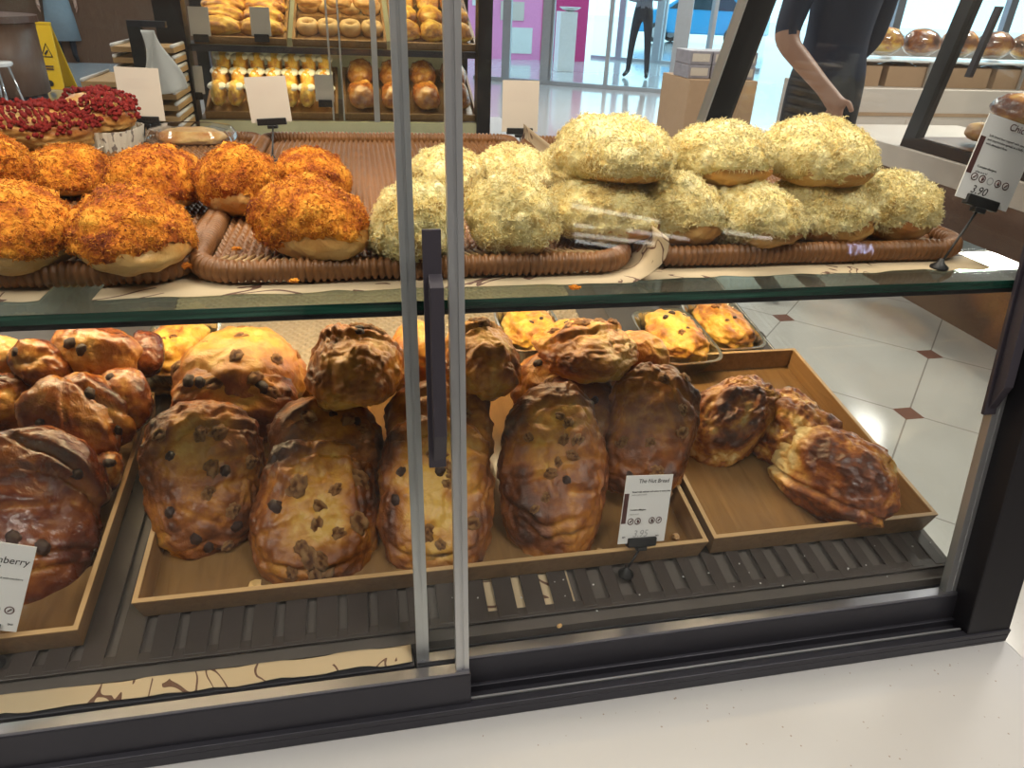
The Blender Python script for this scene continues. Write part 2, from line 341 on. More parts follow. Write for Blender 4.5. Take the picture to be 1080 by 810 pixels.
    # sliding doors: the one on the viewer's left runs in the outer track
    def door(x0, x1, off, strip, hx):
        b = MB(); fbox(b, x0, x1, -.536, .33, off - .0025, off + .0025); d = P(b, 'sliding_door', M['glass'])
        b = MB(); fbox(b, x0 - .001, x1 + .001, -.5725, -.5375, off - .0085, off + .008); rl = P(b, 'bottom_rail', M['rail'], d, bev=.001)
        b = MB(); fbox(b, x0, x1, -.5374, -.5345, off - .0075, off + .0045); P(b, 'glazing_bead', M['railtop'], d)
        for s0, s1 in strip:
            b = MB(); w = (s1 - s0) / 2 - .0012
            fbox(b, s0, s0 + w, -.5345, .33, off - .0045, off + .0045); fbox(b, s0 + w, s1 - w, -.5345, .33, off - .0035, off + .004); fbox(b, s1 - w, s1, -.5345, .33, off - .0045, off + .0045)
            P(b, 'edge_strip', M['silver'], d)
        b = MB(); fbox(b, hx, hx + .0135, -.333, -.149, off - .0065, off - .0026)
        # raised grip with sloping ends
        c = [fp(hx + .0035, -.327, off - .0064), fp(hx + .0135, -.327, off - .0064), fp(hx + .0135, -.180, off - .0064), fp(hx + .0035, -.180, off - .0064)]
        e = [fp(hx + .0035, -.302, off - .0175), fp(hx + .0135, -.302, off - .0175), fp(hx + .0135, -.188, off - .0175), fp(hx + .0035, -.188, off - .0175)]
        b.hexa(c, e); P(b, 'handle', M['handle'], d, bev=.0006)
    door(XL + .045, .0695, 0, ((.058, .0695),), .0395)
    door(.0245, .594, .0185, ((.0245, .0355), (.580, .594)), .5685)
root = empty('display_case', (0, .45, H - .585), 'black framed sliding glass display case with two tiers of bread on the white counter', 'display case')
make_case(root, (0, .45, H - .585))

# counter the case stands on
b = MB(); b.box((-1.6, .10, H - .625), (.648, 1.45, H - .5855)); ct = b.build('bakery_counter', M['quartz'], None, bev=.003)
tag(ct, 'white speckled stone counter top carrying the sliding glass display case', 'counter')
b = MB(); b.box((-1.55, .14, .1), (.62, 1.42, H - .626)); b.build('cabinet_body', M['walnutpanel'], ct)
b = MB(); b.box((-1.52, .18, 0), (.60, 1.38, .0995)); b.build('plinth', M['black'], ct)

# slatted mat over the deck, with printed paper under its near part
SP, SB = .0285, .0158
b = MB(); x = -.55
def dslab(b, x0, x1, y0, y1, h0, h1, m=0):
    return b.hexa([dk(x0, y0, h0), dk(x1, y0, h0), dk(x1, y1, h0), dk(x0, y1, h0)], [dk(x0, y0, h1), dk(x1, y0, h1), dk(x1, y1, h1), dk(x0, y1, h1)], m)
while x < .605:
    dslab(b, x, min(x + (.0195 if x < .19 else .0135), .612), .489, .94, .0022, .0052); x += SP
for y0, y1 in ((.486, .497), (.70, .715), (.93, .945)): dslab(b, -.552, .612, y0, y1, .0020, .0048)
mt = b.build('slatted_mat', M['mat'], None, bev=.0006); tag(mt, 'dark brown slatted plastic mat lying under the lower bread trays', 'mat')
def sheet(name, x0, x1, y0, y1, h, amp, seed, lab, group=None, onshelf=False, nx=60, ny=14, curl=0):
    V = []; 
    for j in range(ny + 1):
        for i in range(nx + 1):
            u, w = x0 + (x1 - x0) * i / nx, y0 + (y1 - y0) * j / ny; V.append((u, w, 0))
    V = np.array(V); n = fbm(V * 22, 2, seed); n2 = vn(V * 55, seed + 3)
    fr = np.clip(1 - (V[:, 1] - y0) / .05, 0, 1)
    V[:, 1] += fr * .0035 * n2
    z = (amp * .5 * (1 + n)) * (.3 + fr)
    if onshelf:
        V[:, 2] = SZ + h + z
        if curl:
            s = np.clip(V[:, 0] - (x1 - curl), 0, None); rr = .030; a = s / rr
            V[:, 0] = np.where(s > 0, x1 - curl + rr * np.sin(a), V[:, 0]); V[:, 2] += rr * (1 - np.cos(a))
    else: V = np.array([dk(p[0], p[1], h + q) for p, q in zip(V, z)])
    Fc = [(j * (nx + 1) + i, j * (nx + 1) + i + 1, (j + 1) * (nx + 1) + i + 1, (j + 1) * (nx + 1) + i) for j in range(ny) for i in range(nx)]
    o = link(name, npmesh(name, V, Fc, M['paper'])); s = o.modifiers.new('Solidify', 'SOLIDIFY'); s.thickness = .0003; s.offset = 1
    return tag(o, lab, 'paper liner', group)
sheet('paper_liner', -.55, .020, .4565, .474, .0008, .0004, 5, 'torn printed paper strip along the near edge of the slatted mat')
sheet('paper_liner', .062, .185, .490, .60, .0003, .0004, 6, 'beige paper showing in the mat slots just past the door edges')
sheet('paper_liner', -.50, -.232, .537, 1.10, .0006, .0012, 9, 'torn printed paper sheet under the wicker basket full of orange buns', None, True)
sheet('paper_liner', -.196, .268, .534, 1.10, .0006, .0012, 14, 'printed paper sheet with a curled up corner between the two wicker baskets', None, True, 80, 14, .055)
sheet('paper_liner', .214, .575, .540, 1.10, .0004, .0008, 21, 'printed paper sheet under the wicker basket of yellow floss buns by the side glass', None, True)

# ---- lower trays
def tray(name, x0, x1, y0, y1, h, lab, t=.0042):
    e = empty(name, dk((x0 + x1) / 2, y0, .0056), lab, 'tray'); e.rotation_euler = (TA, 0, 0)
    w, d = (x1 - x0) / 2, (y1 - y0) / math.cos(TA); fl = .004
    b = MB(); b.box((-w + fl, fl, 0), (w - fl, d - fl, .003)); b.build('tray_floor', M['kraftin'], e)
    b = MB(); tp = .0015
    ring = lambda ins, z: [(-w + ins, ins, z), (w - ins, ins, z), (w - ins, d - ins, z), (-w + ins, d - ins, z)]
    o0, o1, i1, i0 = ring(fl, 0), ring(0, h - tp), ring(t, h - tp), ring(fl + t, .003)
    vs = o0 + o1 + i1 + i0; fs = []
    for k in range(4):
        n = (k + 1) % 4
        for s in range(3): fs.append((s * 4 + k, s * 4 + n, s * 4 + 4 + n, s * 4 + 4 + k))
    b.add(vs, fs); b.build('tray_wall', M['kraft'], e)
    b = MB(); a, c, f, g = ring(-.0003, h - tp), ring(-.0003, h), ring(t, h), ring(t, h - tp); vs = a + c + f + g; fs = []
    for k in range(4):
        n = (k + 1) % 4
        for s in range(4): fs.append((s * 4 + k, s * 4 + n, (s * 4 + 4 + n) % 16, (s * 4 + 4 + k) % 16))
    b.add(vs, fs); b.build('tray_rim', M['kraftrim'], e); return e
tray('bread_tray', -.224, .3335, .53, .852, .027, 'tan tray holding the leaning nut loaves, with a price card before it')
tray('bread_tray', .340, .609, .531, .854, .030, 'tan tray holding three flaky brown pastries, half of it empty')
tray('bread_tray', -.545, -.262, .507, .835, .029, 'tan tray holding the glossy cranberry loaves')

# ---- wicker baskets on the glass shelf
def weave(w, d, seed, p=.0068, q=.0054, amp=.0032):
    nx, ny = int(w / .0017), int(d / .0018)
    gx, gy = np.meshgrid(np.linspace(-w / 2, w / 2, nx), np.linspace(0, d, ny)); x, y = gx.ravel(), gy.ravel()
    sx = np.sin(np.pi * x / p); sy = np.sin(np.pi * y / q); z = amp * (np.where(np.abs(sx) > np.abs(sy) * .55, .35 + .65 * np.abs(sx) * (1 + .6 * sx * np.sign(np.cos(np.pi * y / q))), -.6 + np.abs(sy)))
    z = amp * (.6 * np.abs(sx) + .9 * sx * sy)
    V = np.stack([x, y, z + .0003 * vn(np.stack([x, y, x], 1) * 90, seed)], 1)
    a = (np.arange(ny - 1)[:, None] * nx + np.arange(nx - 1)[None]).ravel(); return V, np.stack([a, a + 1, a + nx + 1, a + nx], 1).tolist()
def basket(x0, x1, y0, y1, lab, seed):
    w, d = x1 - x0, y1 - y0; e = empty('wicker_basket', ((x0 + x1) / 2, y0, SZ + .0022), lab, 'basket', 'wicker baskets on the glass shelf')
    V, Fc = weave(w - .02, d - .02, seed); V[:, 1] += .01; V[:, 2] += .006
    # ends of the stakes showing inside the near rim
    link('woven_base', npmesh('woven_base', V, Fc, M['wicker']), e)
    b = MB(); n = int((w - .03) / .0072)
    for i in range(n):
        xx = -w / 2 + .015 + i * .0072; sl = .006 * math.sin(i * .07 + seed)
        b.tube([(xx, .010, .0130), (xx + sl * .4, .026, .0100), (xx + sl, .046, .0072)], [.0023, .0021, .0012], 6)
    b.build('stake_row', M['wickerlight'], e, True)
    R = .035; pts = []
    cs = [(w / 2 - R, R, -90), (w / 2 - R, d - R, 0), (-w / 2 + R, d - R, 90), (-w / 2 + R, R, 180)]
    for cx, cy, a0 in cs:
        for k in range(13): a = rad(a0 + 90 * k / 12); pts.append((cx + R * math.cos(a), cy + R * math.sin(a)))
    pts.append(pts[0]); P = np.array(pts); L = np.concatenate([[0], np.cumsum(np.linalg.norm(np.diff(P, axis=0), axis=1))]); N = int(L[-1] / .0011)
    s = np.linspace(0, L[-1], N, endpoint=False); px, py = np.interp(s, L, P[:, 0]), np.interp(s, L, P[:, 1])
    T = np.stack([np.roll(px, -1) - np.roll(px, 1), np.roll(py, -1) - np.roll(py, 1)], 1); T /= np.linalg.norm(T, axis=1)[:, None]
    pitch = L[-1] / round(L[-1] / .0056); rib = .62 + .38 * np.abs(np.sin(np.pi * s / pitch)) ** .6 + .05 * np.sin(s * 70); K = 12; V = []
    for k in range(K):
        a = 2 * math.pi * k / K; c, z = math.cos(a), math.sin(a); sh = .0018 * c
        V.append(np.stack([px + T[:, 1] * .0085 * c * rib, py - T[:, 0] * .0085 * c * rib, .0098 + .0098 * z * rib], 1))
    V = np.stack(V, 1).reshape(-1, 3); Fc = [(i * K + k, i * K + (k + 1) % K, ((i + 1) % N) * K + (k + 1) % K, ((i + 1) % N) * K + k) for i in range(N) for k in range(K)]
    link('wrapped_rim', npmesh('wrapped_rim', V, Fc, M['wicker']), e); return e
basket(-.492, -.1375, .560, 1.12, 'brown wicker basket full of orange floss buns at the end of the glass shelf', 1)
basket(-.131, .2235, .556, 1.12, 'brown wicker basket holding both orange and yellow floss buns behind the door handle', 2)
basket(.2385, .5665, .566, 1.10, 'brown wicker basket full of yellow floss buns beside the side glass', 3)
V, Fc = weave(.60, .25, 4, .0062, .0062, .0016)
V = np.array([dk(p[0] + .02, p[1] + .862, .0045 + p[2] + .010) for p in V]); o = link('woven_mat', npmesh('woven_mat', V, Fc, M['greyweave'])); s_ = o.modifiers.new('Solidify', 'SOLIDIFY'); s_.thickness = .005
tag(o, 'flat tan woven mat behind the tray of nut loaves, under the foil pans', 'woven mat')

# ================================================================ bread
def basis(R): return R[:, 0], R[:, 1], R[:, 2]
def view_basis(r):
    v = -nrm(r); s = nrm(np.array([0, 0, 1]) - v * v[2]); return nrm(np.cross(s, v)), s, v     # image right, image up, towards the eye
def cam_axes(): return AX_R, AX_U
AX_R = np.array([AX[0], AY[0], AZ[0]]); AX_U = -np.array([AX[1], AY[1], AZ[1]]); AX_F = np.array([AX[2], AY[2], AZ[2]])
def imdirs(r):      # image right / up projected off the sight line
    v = -nrm(r); rt = nrm(AX_R - v * (AX_R @ v)); up = nrm(AX_U - v * (AX_U @ v) - rt * (AX_U @ rt)); return rt, up, v
def face_rot(r, roll, tip, turn=0):
    rt, up, v = imdirs(r); a = rad(roll)
    ex = rt * math.cos(a) - up * math.sin(a); ey = rt * math.sin(a) + up * math.cos(a)
    a = rad(tip); ey, ez = ey * math.cos(a) - v * math.sin(a), v * math.cos(a) + ey * math.sin(a)
    a = rad(turn); ex, ez = ex * math.cos(a) - ez * math.sin(a), ez * math.cos(a) + ex * math.sin(a)
    return np.stack([ex, ey, ez], 1)
def rest_rot(yaw, pitch=0, roll=0):
    return np.array((Matrix.Rotation(rad(yaw), 3, 'Z') @ Matrix.Rotation(rad(pitch), 3, 'X') @ Matrix.Rotation(rad(roll), 3, 'Y')))
def solve(px, py, w, h, mode, par, plane, lift, lr=1.3, t=.055, shrink=0):
    """centre, rotation and size of a loaf whose outline fills w x h px about (px, py) and whose lowest point is lift above the plane"""
    p0, n = plane; r = ray(px, py); D = .7; rn = r / np.linalg.norm(r)
    Rm = face_rot(r, *par) if mode in ('face', 'disc') else rest_rot(*par)
    rt, up, v = imdirs(r); cosv = F / np.linalg.norm([px - 540, py - 405, F])
    kx = (Rm.T @ rt) ** 2; ky = (Rm.T @ up) ** 2
    for _ in range(30):
        m = D * cosv / F; ew, eh = (w * m / 2) ** 2, (h * m / 2) ** 2
        if mode == 'disc':
            q = (ew + eh - (kx[2] + ky[2]) * (t / 2) ** 2) / (kx[0] + ky[0] + lr * lr * (kx[1] + ky[1])); a = math.sqrt(max(q, 1e-5)); S = np.array([a, a * lr, t / 2])
        elif mode == 'face':
            c2 = (t / 2) ** 2; A = np.array([[kx[0], kx[1]], [ky[0], ky[1]]]); q = np.linalg.solve(A, [ew - kx[2] * c2, eh - ky[2] * c2])
            S = np.sqrt(np.maximum(q, (.015) ** 2)); S = np.array([S[0], S[1], t / 2])
        else:
            A = np.array([[kx[0] + lr * lr * kx[1], kx[2]], [ky[0] + lr * lr * ky[1], ky[2]]]); q = np.linalg.solve(A, [ew, eh])
            a = math.sqrt(max(q[0], .012 ** 2)); c = math.sqrt(max(q[1], 0)); c = min(max(c, .42 * a), 1.05 * a); S = np.array([a, a * lr, c])
        sup = math.sqrt(float(np.sum((Rm.T @ n) ** 2 * S ** 2)))
        D = D * .4 + .6 * float(((p0 - EYE) @ n + sup + lift) / (rn @ n))
    return EYE + rn * D, Rm, S * 2
SHELF = (np.array([0, .6, SZ + .0095]), np.array([0, 0, 1.])); DECK = (DK + DN * .009, DN); PAN = (DK + DN * .012, DN)
LOG = []
def loaf(seed, dim, sub=5, p=2.5, flat=.6, warp=.10, folds=(), bake=.5, rim=.35, patch=.35, centre=0, lump=.03, taper=0, swirl=0, seg=0, crack=.05, pale_end=0):
    V, Fc = ico(sub); rng = random.Random(seed); w, l, t = dim; S = np.array([w, l, t]) / 2
    d = np.abs(V) ** np.array([p, p, 2.1]); r = 1 / (d[:, 0] + d[:, 1] + d[:, 2]) ** (1 / p); U = V * r[:, None]
    top = sg(U[:, 2] * 9); U[:, 2] = np.where(U[:, 2] < 0, U[:, 2] * flat - (1 - flat) * .35 * (U[:, 2] < -.25) * 0, U[:, 2])
    if taper: U[:, 0] *= 1 + taper * U[:, 1]
    wv = np.stack([fbm(U * 1.15 + seed, 2, seed + k) for k in range(3)], 1); U = U + warp * wv * np.array([1, 1, .8])
    N = V / np.array([1, 1, .55]); N /= np.linalg.norm(N, axis=1)[:, None]
    disp = np.zeros(len(V)); bk = np.full(len(V), bake)
    bk += rim * (np.clip(np.hypot(U[:, 0], U[:, 1] * .85), 0, 1.1) ** 2 - .45) * .8
    nz = fbm(U * 1.9 + seed * 3.1, 4, seed + 40); bk += patch * nz
    if centre:
        c = sg((.52 + .10 * vn(U * 3, seed) - np.abs(U[:, 0] * 1.12)) * 16) * sg((.72 + .12 * vn(U * 2.5, seed + 5) - np.abs(U[:, 1])) * 12) * (U[:, 2] > 0)
        bk -= centre * c; disp -= .018 * c; disp += .022 * c * np.abs(fbm(U * 7, 3, seed + 9))
    for (cx, cy, ang, ln, dep, wd, cv) in folds:
        dep *= 1.7
        a = rad(ang); x, y = U[:, 0] - cx, U[:, 1] - cy; u = x * math.cos(a) + y * math.sin(a); v = -x * math.sin(a) + y * math.cos(a)
        v = v + cv * u * u + .05 * vn(U * 2.6, seed + 3) ; k = sg((ln - np.abs(u)) * 9) * (U[:, 2] > -.15)
        s = sg(v / wd) * np.exp(-np.clip(v, 0, None) / .22) * k; cr = np.exp(-(v / wd) ** 2) * k
        disp += dep * s - dep * .75 * cr; bk += -.20 * cr + .12 * s
    if seg:       # plaited: bulges along the length
        ph = U[:, 1] * seg + U[:, 0] * 1.1 + .3 * vn(U * 1.5, seed); b = np.abs(np.sin(ph * math.pi / 2)); disp += .16 * (b ** .6 - .7); bk += .30 * (b ** .7 - .62)
    if swirl:
        rr = np.hypot(U[:, 0] + .1, (U[:, 1] - .1)); th = np.arctan2(U[:, 1] - .1, U[:, 0] + .1); q = np.sin((rr * swirl + th / (2 * math.pi) * 1.0 + .25 * fbm(U * 2, 2, seed)) * 2 * math.pi)
        disp += .045 * q * top; bk += .20 * q * top
        rg = 1 - np.abs(fbm(U * np.array([7, 4, 5]), 4, seed + 70)); disp += .05 * (rg - .6) * top; bk -= .30 * (rg - .65)
    if crack:
        for q in range(2):
            n_ = fbm(U * np.array([1.5, 2.6, 1.8]) + 11 * q + seed, 3, seed + 80 + q); ck = np.exp(-(n_ / .05) ** 2) * sg((fbm(U * 1.3 + q, 2, seed + 90) + .12) * 9); disp -= crack * ck; bk -= .16 * ck; disp += crack * .9 * sg(n_ / .05) * np.exp(-np.abs(n_) / .3)
    rd = np.abs(fbm(U * np.array([2.2, 4.6, 3]), 3, seed + 21)); disp += lump * (rd - .3) + lump * .8 * fbm(U * 4.5, 3, seed + 22)
    bk += .14 * (rd - .35)
    if pale_end: bk -= pale_end * sg((U[:, 1] - .50 + .15 * nz) * 9)
    bk -= .30 * sg((-U[:, 2] - .05) * 14)
    W = U * S + N * disp[:, None] * (S * .45 + S.mean() * .55); return W, Fc, bk
_nut = {}
def nutmesh(k):
    if k not in _nut:
        V, Fc = ico(3); rg = 1 - np.abs(fbm(V * 1.9 + k * 7, 3, k)); r = .62 + .55 * rg * (1 - .5 * np.exp(-(V[:, 0] * 5) ** 2)); W = V * r[:, None] * np.array([.72, 1, .62])
        if k >= 4: W = V * (.9 + .16 * fbm(V * 2.6, 3, k))[:, None] * np.array([.8, 1, .6]); me = npmesh('raisin', W, Fc, M['raisin'])
        else: me = npmesh('walnut_piece', W, Fc, M['walnut'], {'bake': .55 - .9 * (rg - .6)})
        _nut[k] = me
    return _nut[k]
def place(o, c, Rm): o.matrix_world = Matrix(((*Rm[0], c[0]), (*Rm[1], c[1]), (*Rm[2], c[2]), (0, 0, 0, 1)))
def put_bits(o, W, seed, spots, raisins=.25, size=.0085):
    rng = random.Random(seed + 5); N = None; top = np.where(W[:, 2] > -.004)[0]
    for i, (fx, fy) in enumerate(spots):
        q = np.array([fx * W[:, 0].max(), fy * W[:, 1].max()]); k = top[np.argmin(np.sum((W[top, :2] - q) ** 2, 1) - W[top, 2] * .004)]
        ra = rng.random() < raisins; b = bpy.data.objects.new('raisin' if ra else 'walnut_piece', nutmesh(4 + rng.randrange(2) if ra else rng.randrange(4))); C.objects.link(b); b.parent = o
        s = size * rng.uniform(.7, 1.2) * (.8 if ra else 1.05); p = W[k]; n = nrm(p / (W.max(0) ** 2 + 1e-9)); b.location = p - n * s * (.20 if ra else .30)
        b.rotation_euler = Vector(n).to_track_quat('Z', 'Y').to_euler(); b.rotation_euler.rotate_axis('Z', rng.random() * 6.3); b.scale = (s, s, s)
        if ra: b['label'] = 'dark raisin'
def bread(name, lab, cat, group, mat, box, mode, par, lift, seed, lr=1.3, t=.055, plane=DECK, spots=(), raisins=.14, nut=.0095, **k):
    x0, y0, x1, y1 = box; c, Rm, dim = solve((x0 + x1) / 2, (y0 + y1) / 2, x1 - x0, y1 - y0, mode, par, plane, lift, lr, t)
    W, Fc, bk = loaf(seed, dim, **k)
    # keep the asked-for outline after the warping
    ext = np.array([W[:, 0].max() - W[:, 0].min(), W[:, 1].max() - W[:, 1].min()]); W[:, :2] *= np.array([dim[0], dim[1]]) / ext
    W -= (W.max(0) + W.min(0)) / 2
    if mode == 'rest': W[:, 2] *= dim[2] / (W[:, 2].max() - W[:, 2].min())
    o = link(name, npmesh(name, W, Fc, mat, {'bake': bk})); place(o, c, Rm); tag(o, lab, cat, group)
    if spots: put_bits(o, W, seed, spots, raisins, nut)
    LOG.append((lab[:40], np.round(c - EYE, 3), np.round(dim, 3))); return o
def rspots(seed, n, ax=.8, ay=.85):
    g = random.Random(seed); out = []
    while len(out) < n:
        x, y = g.uniform(-ax, ax), g.uniform(-ay, ay)
        if all((x - a) ** 2 + (y - b) ** 2 > .05 for a, b in out): out.append((x, y))
    return out
GN = 'nut loaves leaning in the middle tray'; NC = M['nutcrust']
f = lambda *a: tuple(a)
def nut(lab, box, mode, par, lift, seed, **k):
    k.setdefault('spots', rspots(seed, 9)); return bread('nut_loaf', lab, 'bread', GN, NC, box, mode, par, lift, seed, **k)
# standing row, nearest the glass
nut('pale brown nut loaf leaning at the corner of the tan tray', (152, 417, 280, 588), 'face', (-6, 10), -.008, 11, sub=6, p=2.7, warp=.07, t=.058, bake=.50, patch=.30, rim=.20, taper=.10, lump=.05, centre=.06,
    folds=[f(0, .66, 8, .9, .10, .035, .25), f(.15, .80, 14, .6, .07, .03, .3), f(.45, .25, 12, .4, .06, .04, 0), f(.5, -.1, 10, .4, .05, .04, 0), f(-.2, -.5, -20, .5, .04, .04, 0)],
    spots=[(-.62, .52), (-.5, .25), (.0, .48), (.25, .5), (.1, .05), (.32, .0), (.05, -.25), (-.55, -.42), (.4, -.5), (.45, -.68), (.0, -.88), (-.2, -.75), (.3, -.92), (.75, .1)], raisins=.2)
nut('bright golden nut loaf nearest the glass, beside a pale broken crumb', (268, 453, 403, 624), 'face', (4, 10), -.020, 12, sub=6, p=2.8, warp=.06, t=.062, bake=.50, patch=.32, rim=.34, centre=.15, lump=.05,
    folds=[f(0, .80, 4, .8, .10, .035, .25), f(-.62, .1, 70, .5, .05, .03, 0), f(.60, .2, 108, .6, .06, .03, 0), f(0, -.74, 4, .7, .08, .04, -.25), f(-.7, -.25, 20, .3, .05, .03, 0), f(-.6, .55, 35, .35, .05, .03, 0)],
    spots=[(-.35, .22), (.22, .22), (.02, 0), (.0, -.22), (.3, -.32), (-.18, -.50), (.15, -.62), (-.05, -.62), (.62, -.18), (-.65, -.02), (.6, .40), (.05, -.80), (-.3, -.78), (.25, -.8)], raisins=.10, nut=.0115)
nut('pale yellow cheesy nut loaf standing behind the two aluminium door edges', (398, 431, 523, 610), 'face', (0, 10), -.017, 13, sub=6, p=2.7, warp=.06, t=.060, bake=.42, patch=.28, rim=.40, centre=.22, lump=.05,
    folds=[f(0, .72, -4, .9, .09, .035, .25), f(.62, .30, 10, .3, .07, .03, 0), f(.66, .02, 8, .3, .06, .03, 0), f(-.66, .4, 15, .3, .05, .03, 0), f(0, -.75, 0, .7, .08, .04, -.3)],
    spots=[(-.62, .22), (.12, .40), (.18, .26), (.32, .18), (.16, .06), (-.1, .42), (.3, .36), (-.15, -.5), (.1, -.62), (.6, -.4), (-.7, -.1), (.05, .2)], raisins=.2)
nut('dark brown ribbed nut loaf leaning between the door edge and the price card', (523, 398, 643, 595), 'face', (2, 10), -.013, 14, sub=6, p=2.6, warp=.06, t=.058, bake=.54, patch=.30, rim=.20, centre=.20, lump=.045,
    folds=[f(-.1, .72, 18, .8, .06, .03, .3), f(-.55, .30, 4, .5, .08, .03, 0), f(-.55, -.12, 2, .45, .08, .03, 0), f(.6, .12, 4, .35, .07, .03, 0), f(.6, -.22, 3, .35, .07, .03, 0), f(-.2, -.58, -8, .7, .09, .035, -.3), f(0, -.74, -6, .7, .06, .03, -.3)],
    spots=[(-.45, .32), (.25, .50), (.1, .55), (.2, .28), (.45, .28), (-.05, -.08), (.25, -.12), (-.08, -.32), (-.3, -.45), (.1, .05), (.35, .1)], raisins=.1, nut=.0075)
nut('large dark nut loaf leaning behind the price card, next to the flaky pastries', (628, 378, 736, 528), 'face', (12, 12), .006, 15, sub=6, t=.062, bake=.58, patch=.24, rim=.15, lump=.05,
    folds=[f(.2, .75, -12, .8, .08, .035, .3), f(.5, .5, -50, .5, .06, .03, 0), f(.5, .1, -50, .5, .05, .03, 0)], raisins=.4)
nut('dark loaf wedged in the gap behind the ribbed brown nut loaf', (545, 385, 655, 500), 'face', (0, 14), .012, 16, t=.055, bake=.58, patch=.2)
# second row
nut('golden nut loaf with a dark burst at its end, behind the pale corner loaf', (183, 376, 312, 470), 'face', (0, 20), .034, 21, t=.062, bake=.46, patch=.34, lump=.06,
    folds=[f(0, .35, -4, .8, .10, .04, .3), f(.5, .45, 14, .4, .08, .03, 0), f(.5, .65, 10, .4, .06, .03, 0)], spots=[(.28, .32), (.40, .22), (-.5, .3), (-.3, .25), (.6, .1), (-.7, .4), (.0, .3)], raisins=.6, nut=.011)
nut('brown wrinkled nut loaf wedged above the bright golden one', (282, 412, 406, 520), 'face', (0, 22), .026, 22, t=.060, bake=.55, patch=.28, lump=.06,
    folds=[f(-.3, .5, 35, .6, .10, .04, 0), f(0, .6, 20, .6, .08, .035, .2), f(-.4, .25, 40, .4, .07, .03, 0)], spots=[(.0, .62), (.1, .45), (.35, .3), (.5, .32), (.55, .2), (-.1, .8), (-.3, .35)], raisins=.3)
nut('brown nut loaf half hidden behind the door handle and the pale yellow loaf', (404, 394, 521, 510), 'face', (0, 20), .026, 23, t=.060, bake=.54, patch=.25, lump=.05, folds=[f(0, .6, 0, .8, .09, .035, .3), f(.5, .3, 6, .4, .07, .03, 0)])
nut('yellow nut loaf with walnuts peeping out above the ribbed brown loaf', (536, 365, 650, 440), 'face', (-4, 24), .040, 24, t=.055, bake=.26, patch=.25, lump=.05, spots=[(.0, .72), (-.2, .55), (.12, .66), (-.4, .4), (.5, .6)], raisins=.1, nut=.010)
# top of the heap
nut('large smooth orange nut loaf lying behind the loaf with a dark burst', (193, 342, 322, 440), 'rest', (-20, -8), .012, 31, lr=1.2, bake=.24, patch=.22, lump=.045, folds=[f(0, .1, 10, .7, .06, .03, .2)], raisins=0)
nut('round brown nut loaf with sliced ridges lying on top of the heap', (320, 336, 428, 427), 'rest', (-14, -6), .068, 32, sub=6, p=2.15, lr=1.30, bake=.30, patch=.25, lump=.05,
    folds=[f(-.4, .2, 70, .8, .06, .02, .4), f(-.55, .2, 72, .8, .05, .02, .4), f(-.25, .2, 68, .8, .06, .02, .4), f(-.1, -.2, 5, .9, .10, .03, -.3)], spots=[(.1, .3), (.3, .1), (.0, .55), (.35, .45), (.2, -.1), (-.1, .45), (.5, .2), (.15, .05)], raisins=.2, nut=.010)
nut('golden nut loaf lying on top between the aluminium door edge and the last loaf', (462, 333, 549, 420), 'rest', (8, -6), .066, 33, sub=6, p=2.15, lr=1.35, bake=.30, patch=.25, lump=.05,
    folds=[f(0, -.1, 5, .9, .10, .03, -.3), f(.2, .3, 40, .5, .06, .03, 0)], spots=[(.0, .3), (.3, .1), (-.3, .4), (.35, .45), (.1, .0), (-.1, .15), (.5, .2)], raisins=.1, nut=.0095)
nut('yellow topped nut loaf crowded with walnuts, lying on top beside the foil pans', (560, 329, 676, 400), 'rest', (12, -4), .070, 34, sub=6, p=2.2, lr=1.25, bake=.20, patch=.28, lump=.05,
    folds=[f(0, -.25, 3, .9, .13, .03, -.3)], spots=[(-.4, .1), (-.2, .25), (.0, .12), (.2, .3), (.4, .15), (.55, .35), (-.55, .3), (.1, .5), (.3, .55), (-.1, .5), (.65, .1)], raisins=.15, nut=.010)
nut('smooth orange loaf end showing behind the walnut covered top loaf', (640, 347, 706, 400), 'rest', (30, 0), .045, 35, lr=1.5, bake=.22, patch=.15, spots=())
nut('orange loaf deep in the heap seen between the round loaf and the handle', (408, 336, 474, 405), 'rest', (0, 0), .030, 36, lr=1.4, bake=.25, patch=.15, spots=())
# cranberry loaves
GC = 'glossy cranberry loaves in the end tray'
def cran(lab, box, mode, par, lift, seed, **k):
    k.setdefault('spots', rspots(seed, 3)); k.setdefault('bake', .50); k.setdefault('lump', .035); k.setdefault('crack', .025)
    return bread('cranberry_loaf', lab, 'bread', GC, M['cranberrycrust'], box, mode, par, lift, seed, raisins=1.0, nut=.0105, **k)
cran('large dark glossy cranberry loaf leaning behind the cut off price card', (-62, 443, 105, 640), 'face', (6, 10), -.012, 51, sub=6, t=.065, bake=.66, patch=.22, rim=.1,
     folds=[f(.3, .62, -30, .6, .10, .04, .2), f(.5, .4, -18, .5, .10, .03, .3), f(.2, -.42, 6, .9, .12, .035, 0), f(.3, -.6, 10, .7, .06, .03, 0), f(-.1, 0, 14, .6, .05, .03, 0)], spots=[(.5, .45), (.0, -.3), (.3, -.38)])
cran('brown cranberry loaf with one raisin by its tip, right above the large leaning one', (26, 402, 128, 486), 'disc', (-52, 14), .030, 52, lr=1.55, t=.058, bake=.56, rim=.1, patch=.2, folds=[f(.2, .2, 40, .9, .08, .04, .1)], spots=[(-.55, .3), (.55, -.75)])
cran('golden sided cranberry loaf sandwiched behind the one with the raisin tip', (68, 389, 138, 474), 'disc', (-36, 10), .030, 53, lr=1.6, t=.05, bake=.40, seg=1.4, spots=[(.1, .3)])
